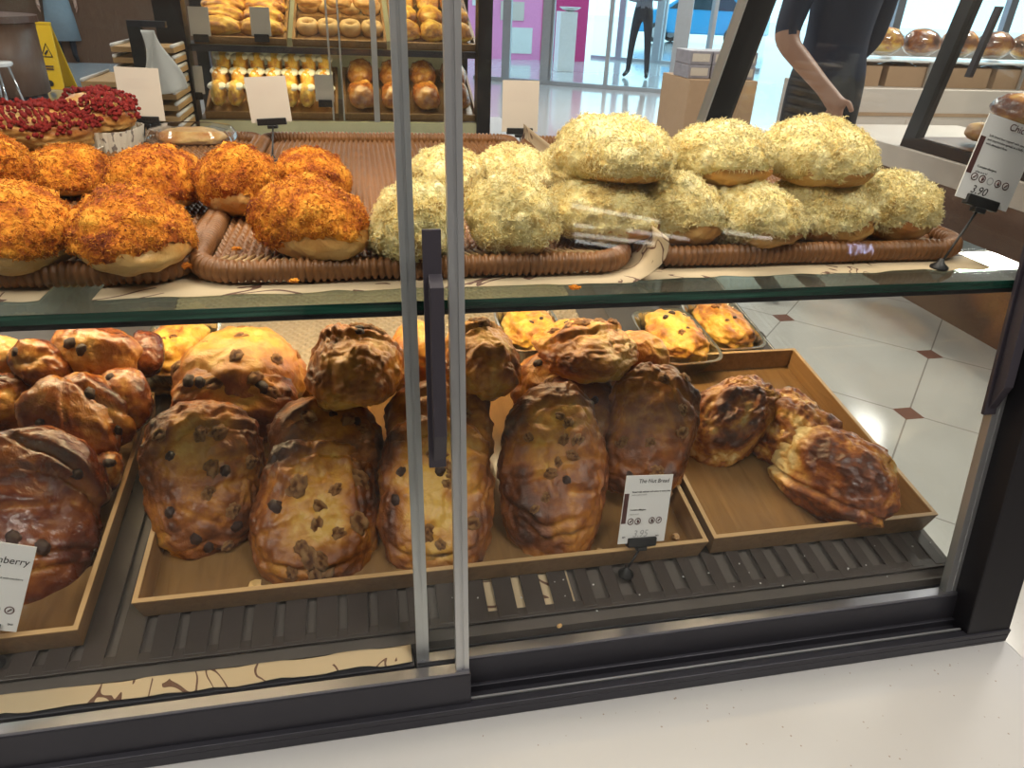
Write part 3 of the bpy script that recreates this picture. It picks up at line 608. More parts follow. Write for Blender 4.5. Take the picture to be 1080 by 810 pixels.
cran('reddish cranberry loaf against the tray edge, behind the sandwiched one', (104, 386, 159, 458), 'disc', (-14, 12), .030, 54, lr=1.4, t=.055, bake=.62, rim=.1, spots=[(-.3, .7)])
cran('small round cranberry roll end with a raisin, low by the tray edge', (97, 473, 129, 520), 'face', (10, 10), .012, 55, t=.05, bake=.48, spots=[(.1, .2)])
cran('brown cranberry loaf cut by the photo edge, above the large leaning one', (-32, 392, 39, 455), 'face', (0, 14), .030, 56, t=.055, bake=.55, spots=())
cran('plaited cranberry loaf with a dark split, second from the top of the heap', (12, 359, 76, 412), 'disc', (-50, 30), .058, 57, lr=1.4, t=.052, bake=.46, seg=1.6, spots=[(-.1, .6)])
cran('shiny reddish orange cranberry loaf sprinkled with nuts, on top of the heap', (48, 345, 143, 400), 'disc', (-80, 36), .056, 58, lr=1.7, t=.058, bake=.42, patch=.2, spots=[(.3, .2), (.1, -.1)], folds=[f(.2, -.3, 12, .7, .08, .03, 0)])
cran('dark mahogany cranberry roll beside the foil pan at the back of the end tray', (136, 345, 172, 398), 'face', (0, 30), .040, 59, t=.05, bake=.78, patch=.1, spots=())
cran('pale unglazed loaf at the photo edge on top of the cranberry heap', (-24, 352, 26, 398), 'face', (0, 30), .058, 60, t=.05, bake=.02, patch=.08, rim=.1, spots=())
# flaky pastries
def flaky(lab, box, par, lift, seed, **k): return bread('flaky_pastry', lab, 'pastry', 'flaky pastries in the half empty tray', M['flakycrust'], box, 'disc', par, lift, seed, sub=6, rim=.05, **k)
flaky('largest flaky swirl pastry propped against the nut loaves', (719, 393, 823, 490), (52, 16), -.004, 71, lr=1.45, t=.055, bake=.60, patch=.18, swirl=1.9, lump=.06)
flaky('flaky pastry tucked behind the other two against the tray wall', (780, 413, 880, 494), (-52, 28), 0, 72, lr=1.25, t=.05, bake=.58, patch=.2, swirl=1.8, lump=.06)
flaky('dark topped flaky pastry with a pale torn lip lying alone near the tray front', (806, 452, 945, 550), (-66, 20), -.012, 73, lr=1.42, t=.058, bake=.72, patch=.22, swirl=.7, lump=.035, pale_end=.55, folds=[(-.55, 0, 84, .9, .16, .04, .12)])

# ---------------------------------------------------------------- floss buns
def fibres(P, N, n, ln, wd, seed, tone, flatk=.35):
    g = np.random.RandomState(seed); k = g.randint(0, len(P), n); p = P[k]; nn = N[k]; r = g.normal(size=(n, 3)); t = r - nn * np.sum(r * nn, 1)[:, None]; t /= np.linalg.norm(t, axis=1)[:, None]
    L = ln * g.uniform(.5, 1.3, n)[:, None]; up = g.uniform(.05, .9, n)[:, None] * flatk * 2; d = t + nn * up; d /= np.linalg.norm(d, axis=1)[:, None]; b = np.cross(d, nn); b /= np.linalg.norm(b, axis=1)[:, None] + 1e-9; c = np.cross(b, d)
    W = wd * g.uniform(.7, 1.4, n)[:, None]; bend = nn * (g.uniform(-.25, .35, n)[:, None]) * L
    rings = [(p - nn * W, 1.0), (p + d * L * .5 + bend, .95), (p + d * L + bend * .3, .35)]; V = []
    for q, s in rings:
        for a in (0, 2.09, 4.19): V.append(q + (b * math.cos(a) + c * math.sin(a)) * W * s)
    V = np.stack(V, 1).reshape(-1, 3); o = (np.arange(n) * 9)[:, None]; Fc = []
    for i in range(2):
        for a in range(3): Fc.append(o + np.array([[i * 3 + a, i * 3 + (a + 1) % 3, i * 3 + 3 + (a + 1) % 3, i * 3 + 3 + a]]))
    return V, np.concatenate(Fc, 0), np.repeat(tone + g.uniform(-.14, .14, n), 9)
def bun(lab, box, par, lift, seed, kind, lr=1.28, cover=-.15, front=.30, plane=SHELF):
    x0, y0, x1, y1 = box; g = 4; c, Rm, dim = solve((x0 + x1) / 2, (y0 + y1) / 2, x1 - x0 - g, y1 - y0 - g - 3, 'rest', par, plane, lift, lr)
    W, Fc, bk = loaf(seed, dim, 5, p=2.0, flat=.62, warp=.09, bake=(.50 if kind == 'yellow' else .34), rim=.12, patch=.18, lump=.03, crack=0)
    W -= (W.max(0) + W.min(0)) / 2; W *= np.array(dim) / (W.max(0) - W.min(0))
    yel = kind == 'yellow'; nm = 'cheese_floss_bun' if yel else 'orange_floss_bun'; grp = 'yellow floss buns on the glass shelf' if yel else 'orange floss buns on the glass shelf'
    o = link(nm, npmesh(nm, W, Fc, M['bunbread'], {'bake': bk})); place(o, c, Rm); tag(o, lab, 'bun', grp)
    S = np.array(dim) / 2; U = W / S; N = normals(W, Fc); n1 = fbm(U * 2.2, 3, seed + 60)
    # the topping thins out towards the customer's end, where the crust shows
    mask = U[:, 2] - (cover - .38) + .24 * n1 + front * np.clip(U[:, 1] + .25, -1, .4)
    n2 = fbm(W * 95, 3, seed + 61); n3 = vn(W * 330, seed + 62); m = sg(mask * 14)
    off = m * (.0012 + (.0042 if yel else .0036) * np.abs(n2) + .0016 * n3) - (1 - m) * .0015
    Vf = W + N * off[:, None]; keep = (mask[Fc] > -.08).all(1); Ff = Fc[keep]; used = np.unique(Ff); mp = -np.ones(len(W), int); mp[used] = np.arange(len(used))
    tone = np.clip((.26 if yel else .17) * n2, -.24, .24)[used]; A = Vf[used]; Fa = mp[Ff]; ok = used[mask[used] > .0]
    V2, F2, t2 = fibres(Vf[ok], N[ok], 8000 if yel else 5500, .0040 if yel else .0030, .00030 if yel else .00032, seed, .05 if yel else 0, .42 if yel else .3)
    V = np.concatenate([A, V2]); FF = Fa.tolist() + (F2 + len(A)).tolist()
    link('floss', npmesh('floss', V, FF, M['yellowfloss' if yel else 'orangefloss'], {'tone': np.concatenate([tone, t2])}), o)
    LOG.append((lab[:40], np.round(c - EYE, 3), np.round(dim, 3))); return o
OB = lambda lab, box, par, lift, seed, **k: bun(lab, box, par, lift, seed, 'orange', **k)
OB('orange floss bun behind the pair at the basket front, nearest the red berry loaf', (30, 152, 117, 209), (10,), 0, 101)
OB('orange floss bun in the back row under the price card with a beige back', (116, 152, 213, 228), (-14,), 0, 102)
OB('orange floss bun with a bare crust corner in the back row', (207, 152, 293, 229), (22,), 0, 103, cover=-.05)
OB('small orange floss bun touching the lone long bun in the middle basket', (289, 155, 369, 215), (8,), 0, 104)
OB('big orange floss bun at the photo edge with a wide bare crust band', (-42, 191, 79, 291), (18,), 0, 105, cover=-.02)
OB('orange floss bun at the front corner of the first basket', (76, 196, 201, 290), (12,), 0, 106, cover=.0)
OB('long orange floss bun lying aslant alone at the front of the middle basket', (267, 186, 390, 277), (38,), 0, 107, lr=1.6, cover=.02, front=.45)
OB('orange floss bun stacked on top at the photo edge', (-50, 140, 32, 208), (5,), .035, 108)
YB = lambda lab, box, par, lift, seed, **k: bun(lab, box, par, lift, seed, 'yellow', **k)
YB('yellow floss bun in the back row seen between the two aluminium door edges', (428, 154, 509, 212), (-8,), 0, 121, cover=-.4)
YB('yellow floss bun in the back row in front of the beige card stand', (501, 152, 580, 206), (14,), 0, 122, cover=-.35)
YB('small yellow floss bun mostly hidden behind the tallest stacked one', (566, 154, 608, 200), (0,), 0, 123, cover=-.4)
YB('yellow floss bun behind the charcoal door handle', (389, 189, 486, 278), (-10,), 0, 124, cover=-.4, front=.2)
YB('yellow floss bun at the front of the middle basket beside the door edge', (491, 181, 589, 273), (24,), 0, 125, lr=1.4, cover=-.32, front=.5)
YB('yellow floss bun beside the curled paper, under the tallest stacked one', (568, 184, 697, 262), (40,), 0, 126, lr=1.5, cover=-.15, front=.5)
YB('yellow floss bun beneath the gap between the first two stacked buns', (662, 182, 762, 264), (30,), 0, 127, lr=1.4, cover=-.1, front=.5)
YB('yellow floss bun with a floury white patch under the middle stacked bun', (733, 190, 846, 267), (34,), 0, 128, lr=1.45, cover=-.1, front=.4)
YB('yellow floss bun at the basket front below the last stacked bun', (808, 184, 920, 260), (34,), 0, 129, lr=1.5, cover=-.05, front=.45)
YB('yellow floss bun at the basket end next to the card reading 3.90', (894, 181, 983, 260), (28,), 0, 130, lr=1.35, cover=-.05, front=.4)
YB('largest yellow floss bun stacked on top, nearest the door edge', (586, 122, 709, 197), (10,), .050, 131, lr=1.25, cover=-.22, front=.3)
YB('middle of the three stacked yellow buns, with a long bare crust side', (701, 128, 815, 197), (28,), .050, 132, lr=1.4, cover=.0, front=.4)
YB('last of the three yellow floss buns stacked on top, nearest the side glass', (798, 125, 922, 200), (30,), .050, 133, lr=1.4, cover=-.12, front=.45)
for a in LOG: print('BREAD', *a)

# ================================================================ cards on stands
def card(pos, w, h, lean, yaw, roll, lab, stem_to, front=True, title='', sub=(), price='', icons=0, base=True, stripe=True, clipx=.5, right=None):
    e = empty('price_card', pos, lab, 'price card'); e.rotation_euler = (rad(lean), rad(roll), rad(yaw))     # card stands in x-z, faces -y
    b = MB(); b.box((-w / 2, -.0004, 0), (w / 2, .0004, h)); b.build('card_sheet', M['white'] if front else M['cardback'], e)
    k = w / .054; R = (rad(90), 0, 0)
    if front:
        if stripe:
            b = MB(); b.box((-w / 2 + .0005, -.0007, h * .30), (-w / 2 + .0055 * k, -.00042, h * .74)); b.build('side_band', M['maroon'], e)
        for i, (x, z, s, body, m_, al) in enumerate(title): text('title_lettering', body, s, M[m_], e, (x, -.0006, z), R, al, .12)
        for i, (x, z, s, body, m_, al) in enumerate(sub): text('small_print', body, s, M[m_], e, (x, -.0006, z), R, al)
        for i, (x, z, s, body, m_, al) in enumerate(price): text('price_lettering', body, s, M[m_], e, (x, -.0006, z), R, al, .2)
        for (x, z, r, m_, fill) in icons:
            b = MB(); n = 20; vs = []
            for q in (r, r * .74):
                for a in range(n): vs.append((x + q * math.cos(a * 2 * math.pi / n), -.0007, z + q * math.sin(a * 2 * math.pi / n)))
            b.add(vs, [(a, (a + 1) % n, n + (a + 1) % n, n + a) for a in range(n)])
            if fill == 1: b.tube([(x, -.0008, z - r * .45), (x + r * .1, -.0008, z), (x, -.0008, z + r * .5)], [r * .15, r * .4, r * .1], 8)
            if fill == 2: b.tube([(x - r * .3, -.0008, z - r * .3), (x, -.0008, z), (x + r * .35, -.0008, z + r * .4)], r * .16, 6)
            b.build('icon', M[m_], e)
    else:
        for i in range(4): b = MB(); b.box((-w * .34, -.0006, h * (.78 - i * .055)), (w * (.30 - .06 * (i % 3)), -.00045, h * (.79 - i * .055))); b.build('printed_line', M['cream'], e)
    cx = (clipx - .5) * w; cw = w * (.36 if not front else .30)
    b = MB(); b.box((cx - cw, -.0035, -.0035), (cx + cw, .0035, .0055 * k)); b.box((cx - cw * .35, -.004, -.008), (cx + cw * .35, .004, -.0035)); c = b.build('clip', M['blackplastic'], e, bev=.0008)
    inv = (Matrix.Translation(pos) @ e.rotation_euler.to_matrix().to_4x4()).inverted(); s = inv @ Vector(stem_to)
    b = MB(); b.tube([(cx, 0, -.006), tuple(s + Vector((0, 0, .004)))], .0011, 8); b.build('stem', M['blackplastic'], e, True)
    if base:
        b = MB(); b.lathe([(.008, 0), (.008, .002), (.004, .005), (.002, .009)], (0, 0, 0), 16); o = b.build('stand_foot', M['blackplastic'], e, True)
        o.matrix_local = inv @ Matrix.Translation(stem_to); return e
    return e
P_ = onY(676, 572, .528)
card(P_, .056, .072, -16, 9, 10, 'white price card reading The Nut Bread before the middle tray', tuple(onD(660, 606, .006)),
     title=[(-.013, .0640, .0060, 'The Nut Bread', 'ink', 'LEFT')], sub=[(-.019, .0540, .0026, 'Bread with walnuts and raisins in every bite', 'ink', 'LEFT'), (-.019, .0510, .0026, 'and a soft crumb', 'greyink', 'LEFT'), (-.019, .0350, .0026, 'Contains allergens', 'ink', 'LEFT'), (-.019, .0305, .0022, 'what is in it?', 'greyink', 'LEFT'), (-.024, .006, .0026, 'RM', 'ink', 'LEFT'), (.016, .006, .0026, '/pcs', 'ink', 'LEFT')],
     price=[(-.012, .0065, .0105, '3.95', 'greyink', 'LEFT')], icons=[(-.0165, .0235, .0037, 'maroon', 2), (-.0080, .0235, .0037, 'maroon', 1), (.0005, .0235, .0037, 'white', 0), (.0090, .0235, .0037, 'maroon', 1), (.0175, .0235, .0037, 'maroon', 2)])
P_ = onY(-27, 662, .498)
card(P_, .060, .079, -14, 2, 21, 'white price card reading berry, cut off by the photo edge', tuple(onD(-4, 700, .006)),
     title=[(.0275, .0615, .0085, 'Cranberry', 'ink', 'RIGHT'), (.008, .0535, .0085, 'Bread', 'ink', 'RIGHT')], sub=[(.026, .0475, .0024, 'Soft bread filled with cranberry', 'ink', 'RIGHT'), (.0265, .006, .0028, '/pcs', 'ink', 'RIGHT')],
     price=[(.012, .004, .010, '4.50', 'ink', 'RIGHT')], icons=[(.0215, .0195, .0037, 'maroon', 2), (.0115, .0195, .0036, 'greyink', 0), (.0015, .0195, .0037, 'maroon', 1)])
P_ = onY(1034, 215, .565)
card(P_, .056, .074, -12, -8, 14, 'white price card reading 3.90 on a leaning black stem at the shelf end', tuple(onZ(990, 283, SZ + .001)), clipx=.50,
     title=[(-.004, .066, .0085, 'Chicken Floss', 'maroon', 'LEFT')], sub=[(-.020, .0560, .0029, 'Soft bread bun topped with savoury floss', 'ink', 'LEFT'), (-.020, .0525, .0029, 'and mayonnaise spread in a fluffy bun', 'ink', 'LEFT'), (-.020, .0490, .0029, 'with shredded floss', 'ink', 'LEFT'), (-.019, .0290, .0028, 'Contains allergens', 'ink', 'LEFT'), (-.019, .0245, .0026, 'what is in it?', 'ink', 'LEFT')],
     price=[(-.016, .0070, .0100, '3.90', 'ink', 'LEFT')], icons=[(-.0175, .0205, .0035, 'maroon', 2), (-.0090, .0205, .0035, 'maroon', 1), (-.0005, .0205, .0034, 'greyink', 0), (.0080, .0205, .0035, 'maroon', 1), (.0165, .0205, .0035, 'maroon', 2)])
card(onY(152, 127, 1.12), .055, .067, -4, 0, 1, 'beige back of a price card beside the red berry loaf at the shelf rear', tuple(onZ(152, 158, SZ + .001)), front=False)
card(onY(287, 129, 1.08), .054, .058, -4, -4, -4, 'beige back of a price card standing between two orange floss buns', tuple(onZ(288, 172, SZ + .022)), front=False)
card(onY(548, 139, 1.13), .056, .073, -3, 0, 0, 'beige back of a price card rising behind the back row of yellow floss buns', tuple(onZ(550, 156, SZ + .001)), front=False, clipx=.5)

# ---------------------------------------------------------------- loose things in the case
rg = random.Random(3)
def crumb(p, s, lab, mat='crumb', grp='crumbs fallen in the case', seed=0):
    V, Fc = ico(2); W = V * (.7 + .35 * fbm(V * 1.7, 2, seed))[:, None] * s * np.array([1, .8, .6]); o = link('bread_crumb', npmesh('bread_crumb', W, Fc, M[mat], None, False)); o.location = p; o.rotation_euler = (0, 0, seed); return tag(o, lab, 'crumb', grp)
crumb(onD(268, 622, .016), .0135, 'pale torn crumb in the tray beside the bright golden nut loaf', 'crumb', None, 1)
crumb(onD(713, 566, .013), .006, 'brown nut crumb in the tray corner by the price card', 'walnut', None, 2)
crumb(onD(632, 580, .013), .0045, 'small brown crumb at the tray front below the ribbed loaf', 'walnut', None, 3)
crumb(onD(590, 660, .007), .004, 'brown crumb on the slatted mat below the ribbed loaf', 'walnut', None, 4)
crumb(onZ(551, 712, H - .572), .0042, 'pale crumb in the door track by the outer door corner', 'crumb', None, 5)
crumb(onZ(600, 706, H - .572), .0036, 'brown crumb in the door track below the price card', 'walnut', None, 6)
crumb(onZ(1026, 648, H - .570), .007, 'brown crumb heap in the door track corner by the post', 'walnut', None, 7)
for k in range(26):
    px, py = rg.uniform(470, 1000), 0; py = 655 - (px - 470) * .11 - rg.uniform(-8, 30)
    crumb(onD(px, py, .006), rg.uniform(.0007, .0016), 'tiny pale crumb scattered on the slatted mat', 'white', 'tiny crumbs on the slatted mat', k + 10)
for k, (px, py) in enumerate(((462, 270), (480, 274), (505, 276), (522, 272), (540, 270), (560, 276), (575, 273), (597, 270), (196, 280), (310, 296), (352, 262), (392, 262), (330, 258), (606, 303), (250, 262), (300, 250))):
    p = onZ(px, py, SZ + .013); W, Fc = ico(3); n2 = fbm(W * 3, 3, k); V = W * (.6 + .6 * np.abs(n2))[:, None] * np.array([.0075, .005, .0032]) * rg.uniform(.6, 1.1); o = link('floss_crumb', npmesh('floss_crumb', V, Fc, M['orangefloss'], {'tone': np.zeros(len(V))}, False)); o.location = p; tag(o, 'orange floss crumb fallen on the woven base of the middle basket', 'crumb', 'floss crumbs in the middle basket')
# foil pans with cheese bread, on a clear acrylic sheet
o = MB(); 
for i in range(1): o.hexa([dk(.375, .868, .0005), dk(.606, .868, .0005), dk(.606, 1.16, .0005), dk(.375, 1.16, .0005)], [dk(.375, .868, .0045), dk(.606, .868, .0045), dk(.606, 1.16, .0045), dk(.375, 1.16, .0045)])
o = o.build('acrylic_sheet', M['plastic']); tag(o, 'clear acrylic sheet with bright cut edges under the foil pans', 'acrylic sheet')
b = MB(); b.hexa([dk(.375, .8665, .0005), dk(.606, .8665, .0005), dk(.606, .868, .0005), dk(.375, .868, .0005)], [dk(.375, .8665, .0046), dk(.606, .8665, .0046), dk(.606, .868, .0046), dk(.375, .868, .0046)])
b.hexa([dk(.606, .8665, .0005), dk(.6075, .8665, .0005), dk(.6075, 1.16, .0005), dk(.606, 1.16, .0005)], [dk(.606, .8665, .0046), dk(.6075, .8665, .0046), dk(.6075, 1.16, .0046), dk(.606, 1.16, .0046)])
b.build('bright_edge', M['white'], o)  # white strips paint in the bright gleam of the clear sheet's edges
def foil(c, w, d, h, yaw, lab, blab, seed, bakev=.50):
    e = empty('foil_pan', c, lab, 'foil pan', 'foil pans at the back of the lower deck'); e.rotation_euler = (TA, 0, rad(yaw)); n = 96; V = []; Fc = []
    prof = [(.80, 0, 0), (.84, .3, .012), (.93, .75, .016), (1.0, .97, .004), (1.07, 1.0, 0), (1.075, .96, 0), (1.03, .93, 0), (.93, .7, .016), (.80, .06, .012)]
    for s, z, cr in prof:
        for k in range(n):
            a = 2 * math.pi * k / n; cx, sy = math.cos(a), math.sin(a); q = (abs(cx) ** 5 + abs(sy) ** 5) ** -.2; r = q * s * (1 + cr * (1 if k % 4 < 2 else -1))
            V.append((cx * r * w / 2, sy * r * d / 2, z * h))
    for i in range(len(prof) - 1):
        for k in range(n): Fc.append((i * n + k, i * n + (k + 1) % n, (i + 1) * n + (k + 1) % n, (i + 1) * n + k))
    Fc += [tuple(reversed(range(n))), tuple((len(prof) - 1) * n + k for k in range(n))]
    link('foil_wall', npmesh('foil_wall', V, Fc, M['shiny'], None, False), e)
    W, F2, bk = loaf(seed, (w * .84, d * .84, h * 1.55), 5, p=2.6, flat=.7, warp=.12, bake=bakev, rim=.0, patch=.30, lump=.10)
    o = link('cheese_loaf', npmesh('cheese_loaf', W, F2, M['cheesy'], {'bake': bk})); m = Matrix.Translation(c) @ Matrix.Rotation(rad(yaw), 4, 'Z') @ Matrix.Rotation(TA, 4, 'X')
    o.matrix_world = m @ Matrix.Translation((0, 0, h * .80)); tag(o, blab, 'bread', 'cheese loaves in foil pans'); put_bits(o, W, seed, [(-.3, .3), (.1, .5), (.25, -.2), (-.1, -.3)], .5, .006)
foil(onD(708, 372, .006), .094, .135, .032, 4, 'foil pan nearest the flaky pastries, half hidden by the yellow top nut loaf', 'yellow cheese loaf sitting in the foil pan beside the heap of nut loaves', 201)
foil(onD(757, 358, .006), .088, .130, .030, 2, 'foil pan at the corner of the clear acrylic sheet over the floor', 'yellow cheese loaf in the foil pan at the acrylic sheet corner', 202)
foil(onD(190, 385, .016), .085, .125, .034, -14, 'foil pan beside the cranberry loaves at the back of the deck', 'orange cheese loaf in the foil pan beside the cranberry loaves', 203, .42)
foil(onD(557, 362, .016), .085, .115, .030, 4, 'foil pan deep in the case between two top nut loaves', 'cheese loaf in the foil pan glimpsed between two top nut loaves', 204, .45)
# red berry loaves in printed paper cases at the rear of the shelf
def redloaf(c, dim, yaw, lab, seed, cup):
    e = empty('red_berry_loaf', c, lab, 'bread', 'red berry loaves at the back of the shelf', rad(yaw)); w, d, h = dim
    W, Fc, bk = loaf(seed, (w, d, h), 5, p=2.4, flat=.8, warp=.10, bake=.35, lump=.06); W[:, 2] += h * .42 + (cup * .7)
    link('loaf_body', npmesh('loaf_body', W, Fc, M['bunbread'], {'bake': bk}), e)
    N = normals(W, Fc); n2 = fbm(W * 70, 3, seed); n3 = fbm(W * 22, 2, seed + 4); keep = ((N[:, 2] > .15) & (n3 > -.12))[Fc].all(1); Vf = W + N * (.002 + .005 * np.abs(n2))[:, None]
    g = np.random.RandomState(seed); idx = np.where((N[:, 2] > .25) & (n3 > -.45))[0]; idx = g.choice(idx, 700 if cup > .03 else 1700); B, BF = ico(1); VV = []; FF = []; o = 0
    for k in idx:
        s = g.uniform(.0014, .0036); VV.append(B * s * g.uniform(.7, 1.2, 3) + Vf[k]); FF += (BF + o).tolist(); o += len(B)
    link('berry_topping', npmesh('berry_topping', np.concatenate(VV), FF, M['redcrumb'], {'tone': np.zeros(o)}), e)
    if cup:
        n = 72; V = []
        for s, z, t in ((.92, 0, 0), (1.06, 1, 0), (1.03, 1, 0), (.90, .05, 0)):
            for k in range(n):
                a = 2 * math.pi * k / n; q = (abs(math.cos(a)) ** 3.5 + abs(math.sin(a)) ** 3.5) ** (-1 / 3.5) * s * (1 + (.012 if k % 2 else -.012)); V.append((math.cos(a) * q * w / 2, math.sin(a) * q * d / 2, z * cup))
        link('paper_case', npmesh('paper_case', V, [(i * n + k, i * n + (k + 1) % n, (i + 1) * n + (k + 1) % n, (i + 1) * n + k) for i in range(3) for k in range(n)], M['papercase'], None, False), e)
_t = NT('printed_white_paper_case'); _v = _t.coord((1, 1, .5)); _n = _t.math('GREATER_THAN', _t.noise(170, 2, .5, _v), .60); _t.bsdf(_t.mix(_n, (.74, .70, .60), (.25, .22, .20)), .7); M['papercase'] = _t.m
redloaf(tuple(onZ(40, 168, SZ + .001)), (.150, .12, .055), 12, 'wide loaf under red berry crumbs at the rear of the glass shelf', 301, .018)
redloaf(tuple(onZ(112, 162, SZ + .001)), (.088, .085, .055), -8, 'taller red berry loaf in a printed paper case, under the beige card', 302, .034)
e = empty('clear_lidded_tray', tuple(onZ(205, 158, SZ + .0012)), 'clear plastic tray with a ribbed rim behind the orange buns', 'plastic tray')
b = MB(); n = 90; vs = []
for s, z in ((.9, 0), (1, .016), (1.04, .016), (1.0, .022), (.9, .030), (.5, .034)):
    for k in range(n):
        a = 2 * math.pi * k / n; q = (abs(math.cos(a)) ** 4 + abs(math.sin(a)) ** 4) ** -.25 * s * (1 + (.012 if k % 2 else 0)); vs.append((math.cos(a) * q * .055, math.sin(a) * q * .04, z))
b.add(vs, [(i * n + k, i * n + (k + 1) % n, (i + 1) * n + (k + 1) % n, (i + 1) * n + k) for i in range(5) for k in range(n)]); b.build('tray_shell', M['plastic'], e)
W, Fc, bk = loaf(77, (.085, .06, .028), 4, bake=.3); W[:, 2] += .016; o = link('filled_bun', npmesh('filled_bun', W, Fc, M['bunbread'], {'bake': bk})); o.location = onZ(205, 158, SZ + .0012); tag(o, 'pale bun packed inside the clear plastic tray', 'bun')

# ================================================================ the shop and mall around the case
def sbox(name, lo, hi, m): b = MB(); b.box(lo, hi); return struct(b.build(name, M[m]))
sbox('floor', (-10, -7, -.06), (16, 4.4, 0), 'tile'); M['mallfloor'] = flat('polished_mall_floor', (.50, .50, .52), .10, 0, .06, 2, 40, .01); sbox('floor', (-10, 4.4, -.06), (60, 60, 0), 'mallfloor')
sbox('ceiling', (-10, -7, 3.1), (14, 12.2, 3.2), 'paleceil')
sbox('wall_left', (-10, -7, 0), (-9.8, 14, 3.1), 'brownwood'); sbox('wall_rear', (-10, 13.6, 0), (1.3, 13.8, 3.3), 'brownwood'); sbox('wall_front', (-10, -7.2, 0), (16, -7, 3.1), 'cream'); sbox('wall_right', (14, -7, 0), (14.2, 9, 3.1), 'cream')
WA = np.array([1.45, 12.72]); WU = nrm(np.array([5.1, -2.6])); WN = np.array([-WU[1], WU[0]])
def onwall(px, py, A=WA, U=WU): n = np.array([-U[1], U[0]]); r = ray(px, py); return EYE + r * ((A @ n) / (r[:2] @ n))
def glazing(name, A, U, posts, top, m='doorframe', x0=500, x1=800):
    a, c = onwall(x0, 80, A, U), onwall(x1, 80, A, U); u3 = np.array([U[0], U[1], 0]); n3 = np.array([-U[1], U[0], 0]); L = (c - a) @ u3
    b = MB(); q = a.copy(); q[2] = .03; b.obox(q + u3 * L / 2, u3 * L / 2, n3 * .05, (0, 0, .03)); o = struct(b.build(name, M[m]))
    for px, w in posts:
        p = onwall(px, 60, A, U); p[2] = top / 2 + .03; b = MB(); b.obox(p, u3 * w / 2, n3 * .04, (0, 0, top / 2 - .03)); b.build('door_post', M[m], o)
    b = MB(); q = a + u3 * L / 2; q[2] = top / 2 + .03; b.obox(q, u3 * L / 2, n3 * .005, (0, 0, top / 2 - .03)); b.build('glass_pane', M['glass'], o)
glazing('door_1', WA, WU, ((534, .13), (576, .16), (581, .05), (641, .06), (716, .22), (748, .05)), 3.0)
OA = onZ(625, 61, 0)[:2]; OU = nrm(onZ(735, 70, 0)[:2] - OA); glazing('window_1', OA, OU, ((652, .14), (691, .16), (697, .05), (746, .12), (772, .1)), 3.0, 'doorframe', 622, 800)
sbox('wall_right', (6.7, 9.9, 0), (14, 10.1, .95), 'cream')
for x in (7.4, 9.2, 11.2, 13.2): sbox('window_2', (x, 9.95, .95), (x + .12, 10.05, 3.1), 'doorframe')
# pink shop stand beyond the glass door
e = empty('shop_stand', (3.2, 16.6, 0), 'pink shop stand with posters beyond the glass door', 'shop stand')
b = MB(); b.box((-.95, 0, 0), (.75, .3, 3)); b.build('pink_board', M['pink'], e)
b = MB(); b.box((.75, -.02, 0), (1.75, .28, 3)); b.build('crimson_board', M['crimson'], e)
for x, z, w, h, m in ((-.75, 1.0, .35, .8, 'porcelain'), (.05, 1.35, .6, .4, 'car'), (.0, .12, .55, .5, 'poly'), (-.15, .75, .5, .35, 'cream')):
    b = MB(); b.box((x, -.02, z), (x + w, -.001, z + h)); b.build('poster', M[m], e)
p = onZ(594, 75, 0); b = MB(); b.box((-.16, -.16, 0), (.16, .16, 1.0)); o = b.build('display_plinth', M['porcelain'], None, bev=.01); o.location = p; tag(o, 'white pedestal before the crimson board beyond the glass door', 'pedestal')
b = MB(); b.lathe([(.05, 0), (.14, .03), (.20, .07), (.19, .075), (.05, .02)], (0, 0, 0)); o = b.build('shallow_dish', M['porcelain'], None, True); o.location = p + np.array([.05, 0, 1.0]); tag(o, 'shallow white dish on top of the white pedestal', 'dish')
# street: ground and car
p = onZ(738, 47, 0); e = empty('parked_car', tuple(p), 'blue hatchback parked outside beyond the glass doors', 'car', rz=math.atan2(OU[1], OU[0]))
prof = [(-2.0, .30), (-2.05, .75), (-1.85, .95), (-1.2, 1.02), (-.5, 1.45), (1.1, 1.5), (1.75, 1.05), (1.98, .95), (2.02, .35)]
b = MB(); n = len(prof); vs = [(x, y, z) for y in (-.82, .82) for x, z in prof]; b.add(vs, [tuple(range(n)), tuple(reversed(range(n, 2 * n)))] + [(i, n + i, n + (i + 1) % n, (i + 1) % n) for i in range(n)]); b.build('car_body', M['car'], e, bev=.05)
b = MB(); b.add([(-.95, -.835, 1.03), (1.45, -.835, 1.03), (1.0, -.835, 1.40), (-.45, -.835, 1.38), (-.95, -.82, 1.03), (1.45, -.82, 1.03), (1.0, -.82, 1.40), (-.45, -.82, 1.38)], [(0, 1, 2, 3), (7, 6, 5, 4), (0, 4, 5, 1), (1, 5, 6, 2), (2, 6, 7, 3), (3, 7, 4, 0)]); b.build('side_window', M['darkglass'], e)
for x in (-1.25, 1.25):
    for y in (-.80, .80):
        b = MB(); b.tube([(x, y - .1, .31), (x, y + .1, .31)], .31, 24); w_ = b.build('wheel', M['tyre'], e); b = MB(); b.tube([(x, y - .11, .31), (x, y + .11, .31)], .19, 16); b.build('hub_cap', M['silver'], w_)
